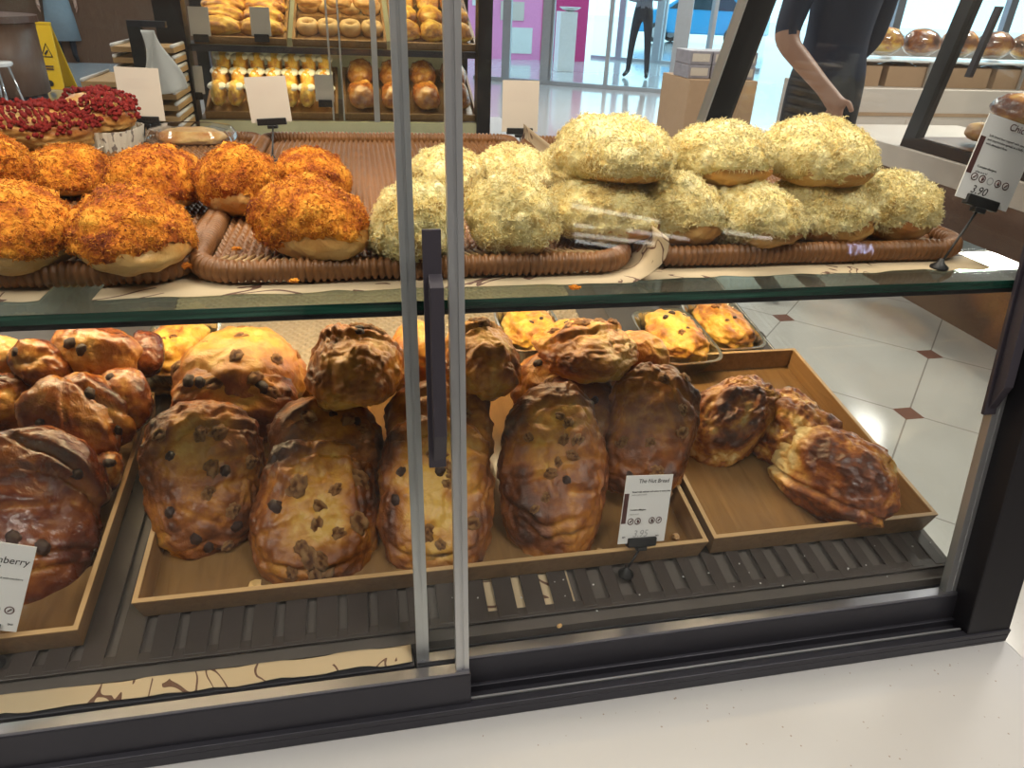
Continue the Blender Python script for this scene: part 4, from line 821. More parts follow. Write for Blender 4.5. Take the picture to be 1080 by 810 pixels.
# people -------------------------------------------------------------------------------------------------------------
def skin(name, J, E_, mats, paint, sub=2):
    me = bpy.data.meshes.new(name); ks = list(J); me.from_pydata([J[k][:3] for k in ks], [(ks.index(a), ks.index(c)) for a, c in E_], []); o = link(name, me)
    o.modifiers.new('Skin', 'SKIN'); sv = me.skin_vertices[0].data
    for i, k in enumerate(ks): r = J[k][3]; sv[i].radius = (r, J[k][4] if len(J[k]) > 4 else r)
    sv[0].use_root = True; s = o.modifiers.new('Sub', 'SUBSURF'); s.levels = sub; s.render_levels = sub
    dg = bpy.context.evaluated_depsgraph_get(); m2 = bpy.data.meshes.new_from_object(o.evaluated_get(dg)); bpy.data.objects.remove(o); m2.name = name
    for m in mats: m2.materials.append(M[m])
    for q in m2.polygons: q.material_index = paint(q.center); q.use_smooth = True
    return link(name, m2)
def person(lab, loc, yaw, sc_, mats, paint, over={}, extra=(), seedhair=(.03, .02, .015)):
    J = dict(pelvis=(0, 0, .96, .135, .10), waist=(0, 0, 1.10, .125, .09), chest=(0, -.01, 1.30, .155, .10), collar=(0, 0, 1.44, .09, .07), neck=(0, .0, 1.52, .05), head0=(0, -.01, 1.60, .075, .085), head1=(0, -.01, 1.70, .07, .08),
             hl=(-.09, 0, .90, .085), hr=(.09, 0, .90, .085), kl=(-.10, -.01, .50, .058), kr=(.10, -.01, .50, .058), al=(-.10, .02, .09, .042), ar=(.10, .02, .09, .042), tl=(-.11, -.15, .03, .03), tr=(.11, -.15, .03, .03),
             sl=(-.185, 0, 1.41, .06), sr=(.185, 0, 1.41, .06), el=(-.25, .01, 1.12, .043), er=(.25, .01, 1.12, .043), wl=(-.25, -.05, .88, .028), wr=(.25, -.05, .88, .028), ml=(-.25, -.07, .80, .034, .018), mr=(.25, -.07, .80, .034, .018))
    for s, x in (('l', -1), ('r', 1)):
        w = over.get('m' + s, J['m' + s])
        for k in range(4): J[f'f{s}{k}'] = (w[0] + .0, w[1] - .030 + .02 * k, w[2] - .05 + .004 * abs(k - 1), .0095); J[f'g{s}{k}'] = (w[0] - x * .012, w[1] - .032 + .02 * k, w[2] - .088 + .008 * abs(k - 1), .0075)
        J[f't{s}0'] = (w[0] - x * .01, w[1] - .045, w[2] + .01, .0105); J[f't{s}1'] = (w[0] - x * .02, w[1] - .062, w[2] - .025, .0085)
    J.update(over); E_ = [('pelvis', 'waist'), ('waist', 'chest'), ('chest', 'collar'), ('collar', 'neck'), ('neck', 'head0'), ('head0', 'head1')]
    for s in 'lr':
        E_ += [('pelvis', 'h' + s), ('h' + s, 'k' + s), ('k' + s, 'a' + s), ('a' + s, 't' + s), ('collar', 's' + s), ('s' + s, 'e' + s), ('e' + s, 'w' + s), ('w' + s, 'm' + s), ('m' + s, f't{s}0'), (f't{s}0', f't{s}1')]
        for k in range(4): E_ += [('m' + s, f'f{s}{k}'), (f'f{s}{k}', f'g{s}{k}')]
    o = skin('person', J, E_, mats, paint); o.location = loc; o.rotation_euler = (0, 0, rad(yaw)); o.scale = (sc_,) * 3; tag(o, lab, 'person')
    V, Fc = ico(3); W = V * np.array([.083, .098, .10]); W = W[:, :]; k = (W[Fc].mean(1)[:, 2] > .0) | (W[Fc].mean(1)[:, 1] > .02); me = npmesh('hair', W + np.array([0, .0, 1.70]), Fc[k], M['black']); link('hair', me, o)
    b = MB()
    for x in (-.03, .03): b.lathe([(.002, -.006), (.010, 0), (.002, .006)], (x, -.083, 1.655), 10)
    b.tube([(0, -.085, 1.66), (0, -.108, 1.625), (0, -.09, 1.615)], [.006, .011, .008], 8); b.build('face_features', M['skin'], o, True); return o
M['navy'] = flat('navy_cloth', (.020, .030, .065), .8); M['darktrousers'] = flat('dark_trousers', (.025, .028, .04), .85); M['greytop'] = flat('grey_shirt', (.22, .22, .26), .85); M['apron'] = flat('grey_blue_apron', (.27, .32, .36), .85); M['whiteshirt'] = flat('white_shirt', (.62, .63, .66), .8)
pt = lambda c: 3 if c.z < .10 else 1 if c.z < 1.02 and abs(c.x) < .225 else 2 if c.z < .92 or c.z > 1.47 else 0
person('person in dark trousers and grey top standing in the glass doorway', tuple(onZ(671, 82, 0)), -35, 1.10, ('greytop', 'darktrousers', 'skin', 'black'), pt,
       dict(kl=(-.13, -.02, .50, .058), al=(-.17, .05, .09, .042), tl=(-.19, -.12, .03, .03), kr=(.13, -.02, .50, .058), ar=(.16, .0, .09, .042), tr=(.20, -.16, .03, .03), el=(-.27, -.02, 1.15, .043), wl=(-.10, -.20, 1.12, .03), ml=(-.03, -.22, 1.12, .034, .018), er=(.27, -.02, 1.15, .043), wr=(.10, -.21, 1.16, .03), mr=(.03, -.23, 1.16, .034, .018)))
o = person('person in a long grey apron and white shirt beyond the yellow floor sign', tuple(onZ(74, 66, 0)), 20, 1.0, ('whiteshirt', 'darktrousers', 'skin', 'black'), pt)
b = MB(); b.lathe([(.235, .32), (.20, .7), (.155, 1.02), (.15, 1.06), (.13, 1.06), (.18, .7), (.21, .34)], (0, 0, 0), 28, 0, 1, .8); b.build('apron', M['apron'], o, True)
p = onY(862, 110, 3.05)  # solid figure added in place of a person mirrored in the side glass
o = person('solid figure added for a mirrored person in navy shirt, bare forearm hanging', (p[0] + .02, p[1], 0), 12, 1.0, ('navy', 'darktrousers', 'skin', 'black'), lambda c: 3 if c.z < .10 else 2 if (c.x < -.205 or c.y < -.125) and .75 < c.z < 1.16 or c.z > 1.47 else 1 if c.z < 1.0 and abs(c.x) < .225 else 0,
       dict(el=(-.27, -.04, 1.13, .045), wl=(-.195, -.20, .97, .031), ml=(-.155, -.235, .915, .038, .02), er=(.235, .06, 1.13, .045), wr=(.17, .14, .98, .03), mr=(.13, .16, .92, .036, .02)))
o.scale = (1.2, 1.1, 1.0)
# floor sign
p = onZ(62, 93, 0); e = empty('floor_sign', tuple(p), 'yellow wet floor sign standing before the round brown counter', 'floor sign', rz=rad(-12)); sh_ = .70
for s, nm in ((-1, 'front_panel'), (1, 'back_panel')):
    b = MB(); q = lambda z: (s * .14 * (1 - z / sh_), z); y0, y1 = s * .14, 0
    b.hexa([(-.15, y0, 0), (.15, y0, 0), (.15, y0 + .02, 0), (-.15, y0 + .02, 0)], [(-.085, y1 - .012 * (s < 0), sh_), (.085, y1 - .012 * (s < 0), sh_), (.085, y1 + .012, sh_), (-.085, y1 + .012, sh_)]); pn = b.build(nm, M['yellow'], e, bev=.006)
    if s < 0:
        at = lambda x, z: (x, -.14 * (1 - z / sh_) - .0135, z)
        b = MB(); T = [at(-.065, .36), at(.065, .36), at(0, .50)]; b.tube(T + [T[0], T[1]], .006, 6); b.build('warning_triangle', M['ink'], pn)
        b = MB(); b.tube([at(-.02, .385), at(0, .41), at(.015, .43)], [.012, .010, .007], 6); b.build('slipping_figure', M['ink'], pn)
        for z in (.255, .225): b = MB(); b.obox(at(0, z), (.06, 0, 0), (0, .002, 0), (0, .0005, .008)); b.build('warning_print', M['maroon'], pn)
        b = MB(); b.tube([at(0, .07), tuple(np.array(at(0, .07)) - np.array([0, .004, 0]))], .035, 16); b.build('round_badge', M['rail'], pn)
b = MB(); b.box((-.085, -.02, sh_), (.085, .02, sh_ + .03)); b.build('handle', M['yellow'], e, bev=.005)
# round counter with plates, stool
p = onZ(-22, 112, 0); e = empty('round_counter', tuple(p), 'round brown wood panelled counter by the yellow floor sign', 'counter')
b = MB(); b.lathe([(.64, 0), (.64, .14)], (0, 0, 0), 40); b.build('dark_kickboard', M['rail'], e, True)
b = MB(); b.lathe([(.68, .14), (.68, .80)], (0, 0, 0), 40); b.build('wood_body', M['brownwood'], e, True)
b = MB(); b.lathe([(.72, .80), (.72, .86)], (0, 0, 0), 40); b.build('counter_rim', M['walnutpanel'], e)
for k, (dx, lab) in enumerate(((.30, 'lower white plate on the round brown counter'), )):
    for j in range(3):
        b = MB(); b.lathe([(.06, 0), (.15, .02), (.16, .024), (.06, .012)], (0, 0, 0), 24); o = b.build('plate', M['porcelain'], None, True); o.location = (p[0] + dx, p[1] - .35, .861 + j * .0145); tag(o, ('bottom', 'middle', 'top')[j] + ' white plate of the small pile on the round counter', 'plate', 'plates on the round counter')
p2 = onZ(10, 123, 0); e = empty('chrome_stool', tuple(p2), 'small chrome stool with a white ring seat before the round counter', 'stool')
b = MB(); b.lathe([(.13, .45), (.15, .47), (.14, .49), (.06, .485)], (0, 0, 0), 24); b.build('seat', M['porcelain'], e, True)
for k in range(4): a = k * math.pi / 2 + .5; b = MB(); b.tube([(.10 * math.cos(a), .10 * math.sin(a), .455), (.17 * math.cos(a), .17 * math.sin(a), .012)], .011, 8); b.build('leg', M['steel'], e, True)
b = MB(); ring = [(.16 * math.cos(t * math.pi / 12), .16 * math.sin(t * math.pi / 12), .06) for t in range(25)]; b.tube(ring, .009, 8); b.build('foot_ring', M['steel'], e, True)
# rear counter, second case behind ------------------------------------------------------------------------------------
b = MB(); b.box((-1.5, 2.60, H - .625), (.75, 4.0, H - .5855)); ct = b.build('rear_counter', M['quartz'], None, bev=.003); tag(ct, 'white stone counter behind, carrying the second bread case', 'counter')
b = MB(); b.box((-1.48, 2.66, 0), (.72, 3.95, H - .626)); b.build('cabinet_body', M['walnutpanel'], ct)
YB2 = 3.05; CT = H - .5852; xa, xb = onY(176, 60, YB2)[0], onY(516, 60, YB2)[0]
e = empty('rear_display_case', (0, YB2, CT), 'dark framed display case with two lit shelves of pastries across the aisle', 'display case'); O = (0, YB2, CT)
zz = lambda py, px=350, y=YB2: onY(px, py, y)[2]
def rp(nm, lo, hi, m, par=e, **k): b = MB(); b.box(lo, hi); return b.build(nm, M[m], par, org=O, **k)
ztop = H + .30; rp('front_post', (xa - .02, YB2, CT), (xa + .075, YB2 + .08, ztop), 'black'); rp('front_post', (xb - .045, YB2, CT), (xb + .01, YB2 + .08, ztop), 'black')
rp('rear_post', (xa - .02, 3.72, CT), (xa + .03, 3.77, ztop), 'black'); rp('rear_post', (xb - .045, 3.72, CT), (xb + .01, 3.77, ztop), 'black')
M['glowpanel'] = flat('pale_green_glow', (.62, .60, .38), .6); rp('back_panel', (xa + .04, 3.74, CT), (xb - .05, 3.76, ztop - .03), 'glowpanel')  # glow of the lit case put into the panel's pale colour
zb = zz(150); rp('base_rail', (xa, YB2 + .005, CT), (xb, YB2 + .06, zb), 'black'); rp('deck_front', (xa + .06, YB2 + .01, zb), (xb - .04, YB2 + .03, zz(129)), 'glowpanel'); rp('deck_board', (xa + .06, YB2 + .03, zz(129) - .03), (xb - .04, 3.73, zz(129)), 'brownwood')
zs = zz(52); rp('shelf_board', (xa + .05, YB2 + .05, zz(59)), (xb - .03, 3.62, zs), 'rail'); rp('top_board', (xa - .02, YB2, ztop), (xb + .01, 3.77, ztop + .05), 'black')
xm = onY(392, 60, YB2)[0]; gp = rp('glass_door', (xa + .075, YB2 + .02, zb), (xm + .02, YB2 + .026, ztop), 'glass'); rp('door_edge', (xm, YB2 + .016, zb), (xm + .022, YB2 + .03, ztop), 'silver', gp)
gp = rp('glass_door', (onY(345, 60, YB2)[0], YB2 + .034, zb), (xb - .045, YB2 + .040, ztop), 'glass'); rp('door_edge', (onY(346, 60, YB2)[0], YB2 + .033, zb), (onY(346, 60, YB2)[0] + .007, YB2 + .041, ztop), 'silver', gp); rp('door_edge', (onY(358, 60, YB2)[0], YB2 + .033, zb), (onY(358, 60, YB2)[0] + .006, YB2 + .041, ztop), 'silver', gp)
RT = {}; RTA = rad(20)
def rtray(key, px0, px1, z, y0, d, lab):
    x0, x1 = onY(px0, 50, y0)[0], onY(px1, 50, y0)[0]; e2 = empty('wooden_tray', ((x0 + x1) / 2, y0, z), lab, 'tray', 'trays in the rear display case'); e2.rotation_euler = (RTA, 0, 0); w = (x1 - x0) / 2; hh = .028
    b = MB(); b.box((-w, 0, 0), (w, d, .006)); b.build('tray_floor', M['kraftin'], e2)
    for lo, hi in (((-w, 0, .006), (w, .010, hh)), ((-w, d - .01, .006), (w, d, hh)), ((-w, .01, .006), (-w + .01, d - .01, hh)), ((w - .01, .01, .006), (w, d - .01, hh))): b = MB(); b.box(lo, hi); b.build('tray_side', M['kraft'], e2)
    RT[key] = ((x0 + x1) / 2, y0, z + .006, w, d)
ZU, ZL = zs + .001, zz(129) + .001
rtray('a', 206, 303, ZU, 3.12, .44, 'wooden tray of twisted orange pastries on the upper shelf behind'); rtray('b', 309, 408, ZU, 3.12, .44, 'wooden tray of ring pastries on the upper shelf behind'); rtray('c', 414, 503, ZU, 3.12, .44, 'wooden tray of orange rolls on the upper shelf behind')
rtray('d', 206, 352, ZL, 3.10, .40, 'wooden tray of filled sandwiches on the lower shelf behind'); rtray('e', 358, 505, ZL, 3.10, .40, 'wooden tray of brown loaves on the lower shelf behind')
M['ring'] = flat('pale_ring_pastry', (.62, .40, .17), .5, 0, .4, 60); M['icing'] = flat('white_icing', (.82, .78, .70), .4); M['green'] = flat('salad_green', (.45, .50, .10), .6, 0, .4, 70)
def row(key, nx, ny, dims, name, lab, cat, grp, mat, bakev=.5, seed=0, h=0, ring=False, seg=0, top=None, yaw=0):
    cx, y0, z, w, d = RT[key]; protos = {}
    for j in range(ny):
        for i in range(nx):
            s = (i * 3 + j) % 3
            if s not in protos:
                if ring:
                    n, k = 28, 12; V = [((dims[0] / 2 * .66 + dims[0] / 2 * .36 * math.cos(b_)) * math.cos(a_), (dims[1] / 2 * .66 + dims[1] / 2 * .36 * math.cos(b_)) * math.sin(a_), dims[2] / 2 * math.sin(b_)) for a_ in np.linspace(0, 2 * math.pi, n, endpoint=False) for b_ in np.linspace(0, 2 * math.pi, k, endpoint=False)]
                    Fc = [(a_ * k + b_, ((a_ + 1) % n) * k + b_, ((a_ + 1) % n) * k + (b_ + 1) % k, a_ * k + (b_ + 1) % k) for a_ in range(n) for b_ in range(k)]; me = npmesh(name, V, Fc, mat)
                else: W, Fc, bk = loaf(seed + s, dims, 4, bake=bakev, patch=.25, lump=.06, seg=seg); me = npmesh(name, W, Fc, mat, {'bake': bk})
                protos[s] = me
            o = bpy.data.objects.new(name, protos[s]); C.objects.link(o); g = random.Random(seed * 99 + i * 7 + j)
            u_, h_ = .012 + (j + .5) * (d - .024) / ny, dims[2] * .42 + h; o.location = (cx - w + .012 + (i + .5) * (2 * w - .024) / nx + g.uniform(-.004, .004), y0 + u_ * math.cos(RTA) - h_ * math.sin(RTA), z + u_ * math.sin(RTA) + h_ * math.cos(RTA)); o.rotation_euler = (RTA, 0, g.uniform(-.12, .12)); tag(o, lab, cat, grp)
            if top:
                t = bpy.data.objects.get(name + '_icing_proto'); V, Fc = ico(2); W = V * np.array([dims[0] * .36, dims[1] * .36, dims[2] * .22]); me = bpy.data.meshes.get('icing') or npmesh('icing', W, Fc, M[top]); t = bpy.data.objects.new('icing', me); C.objects.link(t); t.parent = o; t.location = (0, 0, dims[2] * .36)
row('a', 2, 4, (.16, .085, .07), 'twisted_pastry', 'twisted orange pastry in the upper tray by the dark post behind', 'pastry', 'twisted pastries in the rear case', M['cheesy'], .42, 400, 0, seg=3.2)
row('b', 4, 2, (.085, .085, .05), 'ring_pastry', 'pale ring pastry in the middle upper tray behind', 'pastry', 'ring pastries in the rear case', M['ring'], 0, 410, 0, True)
row('b', 3, 1, (.10, .09, .055), 'iced_bun', 'white iced bun stacked on the ring pastries behind', 'bun', 'iced buns in the rear case', M['bunbread'], .3, 415, .055, top='icing')
row('c', 3, 3, (.10, .12, .075), 'orange_roll', 'orange roll in the upper tray behind the aluminium door edges', 'roll', 'orange rolls in the rear case', M['cheesy'], .5, 420)
row('d', 7, 3, (.055, .10, .10), 'filled_sandwich', 'browned filled sandwich in the lower tray behind', 'sandwich', 'sandwiches in the rear case', M['cheesy'], .30, 430, .01, top='green')
row('e', 4, 2, (.105, .16, .105), 'brown_loaf', 'round brown loaf in the lower tray behind', 'bread', 'brown loaves in the rear case', M['cranberrycrust'], .45, 440)
for px, py, y, lab in ((212, 38, 3.08, 'small price card at the corner of the twisted pastry tray'), (276, 38, 3.08, 'small price card before the second column of twisted pastries'), (206, 99, 3.07, 'small price card by the dark post on the lower shelf behind'), (343, 107, 3.07, 'small white price card before the filled sandwiches')):
    p = onY(px, py, y); b = MB(); b.hexa([(-.035, 0, 0), (.035, 0, 0), (.035, .003, 0), (-.035, .003, 0)], [(-.035, .015, .095), (.035, .015, .095), (.035, .018, .095), (-.035, .018, .095)]); o = b.build('shelf_card', M['cardback']); o.location = p; tag(o, lab, 'price card')
    b = MB(); b.box((-.026, -.006, -.02), (.026, .006, .006)); b.build('clip', M['blackplastic'], o)
# stack of wooden trays, black stand with a plastic bag on the rear counter
xs0, xs1 = onY(88, 100, 2.80)[0], onY(186, 100, 2.80)[0]; zst = H - .585
ORD = ['bottom', 'second', 'third', 'fourth', 'fifth', 'sixth', 'seventh', 'eighth', 'ninth', 'top']
for k in range(8):
    e = empty('serving_tray', ((xs0 + xs1) / 2, 2.80, zst + .001 + k * .036), (ORD[k] if k < 7 else 'top') + ' tray counting up in the stack of wooden trays beside the dark post', 'tray', 'stack of serving trays'); w = (xs1 - xs0) / 2
    b = MB(); b.box((-w, 0, 0), (w, .30, .0185)); b.build('tray_board', M['kraftrim'], e, bev=.002)
    for s in (-1, 1): b = MB(); b.tube([(s * (w - .006), .0, .022), (s * (w - .006), .30, .022)], .0065, 8); b.build('white_grip', M['porcelain'], e, True)
zt = zst + 8 * .036 + .002
for k in range(3):
    e = empty('serving_tray', ((xs0 + xs1) / 2 + .05, 2.86, zt + k * .034), ('lowest', 'middle', 'uppermost')[k] + ' of three smaller trays set on the tall tray stack', 'tray', 'stack of serving trays'); w = (xs1 - xs0) / 2 * .68
    b = MB(); b.box((-w, 0, 0), (w, .24, .0175)); b.build('tray_board', M['kraftrim'], e, bev=.002)
    for s in (-1, 1): b = MB(); b.tube([(s * (w - .006), .0, .021), (s * (w - .006), .24, .021)], .0065, 8); b.build('white_grip', M['porcelain'], e, True)
yb = 2.72; pa, pb = onY(142, 28, yb), onY(168, 26, yb)
e = empty('bag_stand', (pa[0], yb, zst), 'black metal stand holding a white plastic bag beside the tray stack', 'stand')
b = MB(); b.box((-.02, -.012, 0), (.02, .012, pa[2] - zst)); b.build('upright', M['blackplastic'], e); b = MB(); b.box((-.02, -.012, pa[2] - zst), (pb[0] - pa[0] + .02, .012, pa[2] - zst + .018)); b.build('cross_bar', M['rail'], e); b = MB(); b.box((-.05, -.03, 0), (.12, .01, .008)); b.build('stand_base', M['blackplastic'], e)
V = []; nx, ny = 14, 16
for j in range(ny + 1):
    for i in range(nx + 1):
        u, v = i / nx, j / ny; V.append((.02 + (.05 + .07 * v) * (u - .2) + .012 * math.sin(v * 5 + u * 4), -.022 - .02 * math.sin(u * 9 + v * 3) * v, -.008 - .20 * v + .03 * u * v))
o = link('plastic_bag', npmesh('plastic_bag', V, [(j * (nx + 1) + i, j * (nx + 1) + i + 1, (j + 1) * (nx + 1) + i + 1, (j + 1) * (nx + 1) + i) for j in range(ny) for i in range(nx)], M['poly'])); s_ = o.modifiers.new('Solidify', 'SOLIDIFY'); s_.thickness = .001; o.location = (pa[0] + .01, yb, pa[2]); tag(o, 'white plastic bag hanging from the black stand', 'plastic bag')
# boxes between the door and the case
p = onY(728, 84, 5.0); q = onY(800, 84, 5.0)
e = empty('cardboard_carton', ((p[0] + q[0]) / 2, 5.0, 0), 'tall brown carton standing on the floor before the glass doors', 'box'); w = (q[0] - p[0]) / 2
b = MB(); b.box((-w, 0, 0), (w, .5, p[2])); b.build('carton_body', M['cardboard'], e, bev=.004); b = MB(); b.box((-.03, -.001, 0), (.03, .0, p[2] - .001)); b.build('packing_tape', M['cream'], e)
M['packs'] = flat('printed_grey_pack', (.28, .26, .30), .5, 0, .5, 25)
for j in range(2):
    for i in range(3):
        b = MB(); b.box((-w / 3 + .004, 0, 0), (w / 3 - .004, .26, .088)); o = b.build('printed_pack', M['packs'], None, bev=.006); o.location = (e.location.x - w + (2 * i + 1) * w / 3, 5.06, p[2] + .001 + j * .0895)
        tag(o, ('lower', 'upper')[j] + ' row printed pack, ' + ('nearest the doorway', 'middle one', 'nearest the dark post')[i] + ', on the brown carton', 'box', 'printed packs on the carton'); b = MB(); b.box((-w / 4, -.0012, .02), (w / 4, -.0002, .07)); b.build('pack_label', M['cardback'], o)
# counter and case along the side
SX = 2.611
b = MB(); b.box((SX - .01, -1.2, H - .69), (SX + .9, 3.9, H - .585)); ct = b.build('side_counter', M['cream'], None, bev=.004); tag(ct, 'cream topped brown counter running along the side aisle', 'counter')
b = MB(); b.box((SX, -1.15, 0), (SX + .88, 3.88, H - .691)); b.build('brown_front', M['walnutpanel'], ct)
e = empty('side_display_case', (SX + .03, 3.2, H - .585), 'dark framed glass case on the brown side counter', 'display case'); O = np.array([SX + .03, 3.2, H - .585]); zc = H - .585
sl = lambda z, o=0: SX + .02 + .1523 * (z - zc) + o
def spost(y0, y1, nm='front_post', z1=H + .35, dx=.05, m='black', x=0, par=e, z0=zc):
    b = MB(); b.hexa([(sl(z0, x), y0, z0), (sl(z0, x) + dx, y0, z0), (sl(z0, x) + dx, y1, z0), (sl(z0, x), y1, z0)], [(sl(z1, x), y0, z1), (sl(z1, x) + dx, y0, z1), (sl(z1, x) + dx, y1, z1), (sl(z1, x), y1, z1)]); return b.build(nm, M[m], par, org=O)
spost(3.17, 3.25); spost(.9, .98); spost(2.10, 2.13, 'door_edge', dx=.012, m='silver'); spost(2.22, 2.24, 'door_edge', dx=.012, m='silver', x=.02)
spost(.98, 3.17, 'glass_pane', dx=.005, m='glass', x=.02); spost(.98, 3.17, 'base_rail', zc + .05, .03, 'black')
spost(2.98, 3.01, 'handle', zc + .62, .02, 'handle', -.02, e, zc + .34)
b = MB(); b.box((SX + .12, .98, zc + .140), (SX + .75, 2.80, zc + .148)); b.build('glass_shelf', M['shelfglass'], e, org=O)
b = MB(); b.box((SX + .03, .98, zc + .005), (SX + .8, 3.2, zc + .05)); b.build('deck_board', M['brownwood'], e, org=O)
for k in range(4):
    W, Fc, bk = loaf(500 + k, (.15, .22, .10), 4, bake=.35); o = link('soft_roll', npmesh('soft_roll', W, Fc, M['bunbread'], {'bake': bk})); o.location = (SX + .22, 2.95 - k * .17, zc + .10); tag(o, ('first', 'second', 'third', 'fourth')[k] + ' soft roll from the post in the side case', 'roll', 'rolls in the side case')
W, Fc, bk = loaf(510, (.22, .30, .16), 4, bake=.5); o = link('tin_loaf', npmesh('tin_loaf', W, Fc, M['cranberrycrust'], {'bake': bk})); p = onX(1082, 113, SX + .25); o.location = (SX + .25, p[1], zc + .148 + .066); tag(o, 'big brown loaf on the shelf of the side case above the 3.90 card', 'bread')
# cream cabinet with packed bread further off
YC = 5.3; zt = onY(960, 94, YC)[2]; x0 = onY(876, 100, YC)[0]
b = MB(); b.box((x0, YC, 0), (x0 + 4.2, YC + .7, zt)); ct = b.build('cream_cabinet', M['cream'], None, bev=.006); tag(ct, 'cream low cabinet with packed breads on top, beyond the side counter', 'cabinet')
b = MB(); b.box((x0, YC - .006, zt - .20), (x0 + 4.2, YC - .001, zt - .175)); b.build('brown_strip', M['cardboard'], ct)  # thin brown strip across the cabinet front
for k in range(6): b = MB(); b.box((x0 + .02 + k * .7, YC - .012, .12), (x0 + .68 + k * .7, YC - .001, zt - .22)); b.build('door', M['cream'], ct)
z2 = onY(940, 63, YC + .1)[2]
e = empty('glass_rack', (x0, YC + .1, zt), 'glass shelf on slim posts over the cream cabinet', 'shelf'); b = MB(); b.box((0, 0, z2 - zt - .012), (3.6, .45, z2 - zt)); b.build('shelf_board', M['porcelain'], e)
for k in range(5): b = MB(); b.box((k * .88, .0, 0), (k * .88 + .02, .02, z2 - zt - .012)); b.build('shelf_post', M['silver'], e)
cols = ['cranberrycrust', 'cheesy', 'flakycrust', 'nutcrust']
for k in range(9):
    W, Fc, bk = loaf(520 + k, (.27, .24, .22), 4, bake=.45 + .1 * (k % 3)); o = link('packed_loaf', npmesh('packed_loaf', W, Fc, M[cols[k % 4]], {'bake': bk})); o.location = (x0 + .22 + k * .34, YC + .3, z2 + .108); tag(o, 'packed loaf in a row on the glass shelf over the cream cabinet', 'bread', 'packed loaves over the cream cabinet')
    W, Fc = ico(3); me = bpy.data.meshes.get('clear_bag') or npmesh('clear_bag', W * np.array([.15, .14, .105]) + np.array([0, 0, .01]), Fc, M['plastic']); w_ = bpy.data.objects.new('clear_bag', me); C.objects.link(w_); w_.parent = o
for k in range(7):
    e = empty('bread_crate', (x0 + .05 + k * .5, YC + .14, zt + .001), 'brown crate of loaves in a row on top of the cream cabinet', 'crate', 'crates on the cream cabinet'); b = MB()
    b.box((0, 0, 0), (.44, .40, .01)); 
    for lo, hi in (((0, 0, .01), (.44, .012, .15)), ((0, .388, .01), (.44, .40, .15)), ((0, .012, .01), (.012, .388, .15)), ((.428, .012, .01), (.44, .388, .15))): b.box(lo, hi)
    b.build('crate_shell', M['cardboard'], e); W, Fc, bk = loaf(540 + k, (.36, .30, .14), 4, bake=.55); o = link('crate_loaf', npmesh('crate_loaf', W, Fc, M['cranberrycrust'], {'bake': bk})); o.location = (x0 + .27 + k * .5, YC + .34, zt + .10); tag(o, 'brown loaf inside a crate on the cream cabinet', 'bread', 'loaves in crates on the cream cabinet')

# lit fittings of the shop opposite, behind the photographer (they show as reflections in the door glass)
def mirror(px, py, y=-6.93):
    r = ray(px, py); p0 = fp(0, 0, .016); h = EYE + r * (((p0 - EYE) @ OUT) / (r @ OUT)); d = r - 2 * (r @ OUT) * OUT; return h + d * ((y - h[1]) / d[1])
M['tube'] = lampmat('lit_tube', (1, .97, .9), 11.0); M['bluesign'] = lampmat('lit_blue_sign', (.55, .62, 1), 30.0)
for k, (a, c) in enumerate((((604, 217), (695, 233)), ((606, 247), (690, 257)), ((607, 254), (654, 261)), ((662, 243), (726, 252)), ((764, 244), (814, 252)), ((605, 237), (627, 240)))):
    A, B = mirror(*a), mirror(*c); b = MB(); b.tube([A, B], .022, 10); o = b.build('tube_lamp', M['tube'], None, True); tag(o, 'lit tube lamp opposite the case, seen as a streak in the glass', 'lamp', 'tube lamps opposite')
    b = MB(); d = B - A; b.obox((A + B) / 2 - np.array([0, .045, 0]), d / 2 * 1.03, (0, .02, 0), nrm(np.cross(d, [0, 1, 0])) * .03); b.build('lamp_housing', M['silver'], o)
A, B = mirror(922, 268), mirror(890, 268); e = empty('lit_shop_sign', tuple((A + B) / 2), 'lit blue letters on the shop front opposite, mirrored in the door glass', 'sign')
b = MB(); b.box((-.35, -.06, -.08), (.35, -.02, .28)); b.build('sign_board', M['black'], e)
w_ = abs(A[0] - B[0]); text('sign_lettering', 'AIRY', w_ / 2.35, M['bluesign'], e, (w_ / 2, 0, 0), (rad(90), 0, rad(180)))

# unseen photographer added at the counter to darken the door glass by reflection
o = person('person in dark clothes added at the counter to darken the glass by reflection', (0.02, -.36, 0), 180, .97, ('navy', 'darktrousers', 'skin', 'black'), pt,
       dict(el=(-.24, -.10, 1.13, .045), wl=(-.10, -.27, 1.26, .03), ml=(-.075, -.30, 1.29, .034, .02), er=(.24, -.10, 1.13, .045), wr=(.10, -.27, 1.26, .03), mr=(.075, -.30, 1.29, .034, .02)))

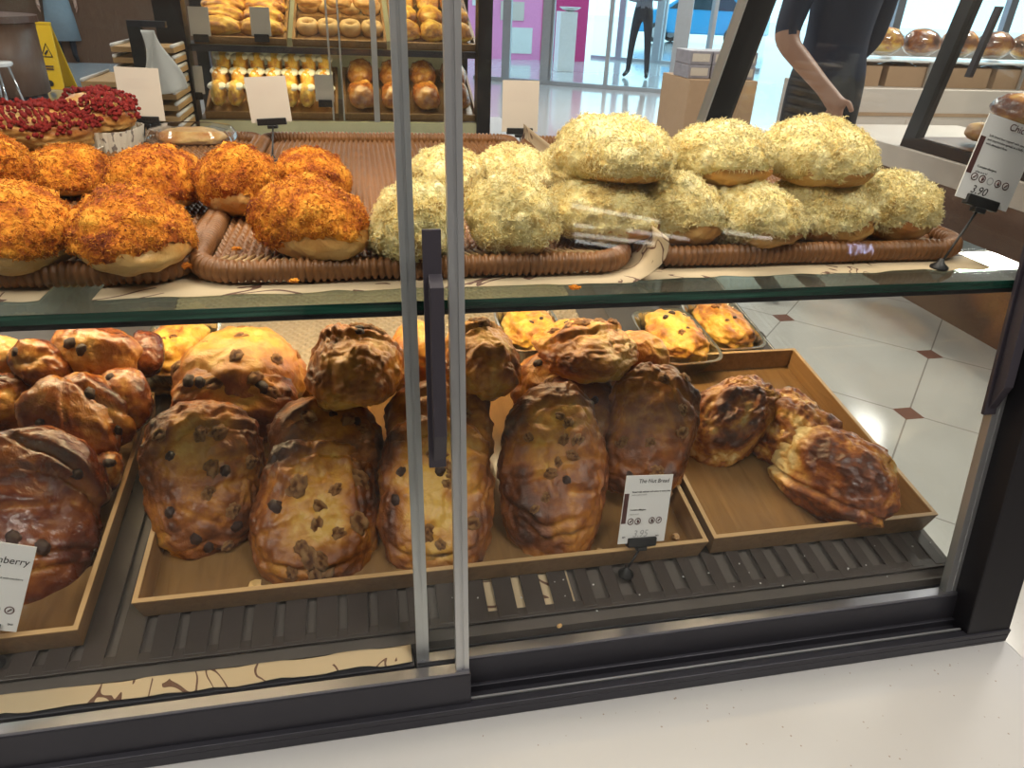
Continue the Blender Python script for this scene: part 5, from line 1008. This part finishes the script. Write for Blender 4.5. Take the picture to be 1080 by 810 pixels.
# ================================================================ camera, light, colour
cd = bpy.data.cameras.new('camera'); cam = bpy.data.objects.new('camera', cd); C.objects.link(cam)
cd.sensor_width = 36; cd.sensor_fit = 'HORIZONTAL'; cd.lens = 36 * F / 1080; cd.clip_start = .02; cd.clip_end = 300
r_, u_, k_ = (Vector((AX[i], AY[i], AZ[i])) for i in range(3)); mw = Matrix.Identity(4)
for i in range(3): mw[i][0], mw[i][1], mw[i][2] = r_[i], -u_[i], -k_[i]
mw[2][3] = H; cam.matrix_world = mw; bpy.context.scene.camera = cam
def area(name, loc, size, energy, col, rot=(0, 0, 0), sy=None, spread=180):
    d = bpy.data.lights.new(name, 'AREA'); d.energy = energy; d.color = col; d.size = size; d.spread = rad(spread)
    if sy: d.shape = 'RECTANGLE'; d.size_y = sy
    o = bpy.data.objects.new(name, d); C.objects.link(o); o.location = loc; o.rotation_euler = rot; return o
area('case_top_strip', (.03, .66, H + .325), 1.1, 6.8, (1, .89, .72), (rad(12), 0, 0), .03)
area('case_shelf_strip', (.03, .87, SZ - .022), 1.1, 3.8, (1, .75, .42), (rad(-12), 0, 0), .03)
area('rear_case_strip', ((xa + xb) / 2, YB2 + .16, H + .28), .9, 6, (1, .82, .50), (rad(15), 0, 0), .04)
area('rear_shelf_strip', ((xa + xb) / 2, YB2 + .10, zz(59) - .02), .9, 1.5, (1, .80, .42), (rad(15), 0, 0), .04)
area('side_case_strip', (SX + .35, 2.2, H + .3), .04, 6, (1, .9, .75), (0, 0, 0), 1.8)
for x, y, p in ((-1.2, -.6, 34), (1.2, -.4, 34), (-2.2, 3.2, 60), (.6, 4.8, 60), (4.0, 3.2, 90), (-4.5, 8, 110), (3.5, 8.5, 130), (6, 6, 120)):
    area('ceiling_lamp', (x, y, 3.05), 1.2, p, (1, .94, .86), (0, 0, 0), .5)
w = bpy.data.worlds.new('daylight'); bpy.context.scene.world = w; w.use_nodes = True
bg = w.node_tree.nodes['Background']; bg.inputs[0].default_value = (.50, .83, 1.0, 1); bg.inputs[1].default_value = 2.6
sc = bpy.context.scene
sc.view_settings.view_transform = 'Standard'; sc.view_settings.look = 'None'; sc.view_settings.gamma = 1; sc.view_settings.use_curve_mapping = False; sc.view_settings.exposure = 0.0
sc.cycles.use_denoising = True; sc.cycles.max_bounces = 10; sc.cycles.transparent_max_bounces = 24; sc.cycles.caustics_reflective = False; sc.cycles.caustics_refractive = False
sc.cycles.sample_clamp_indirect = 4
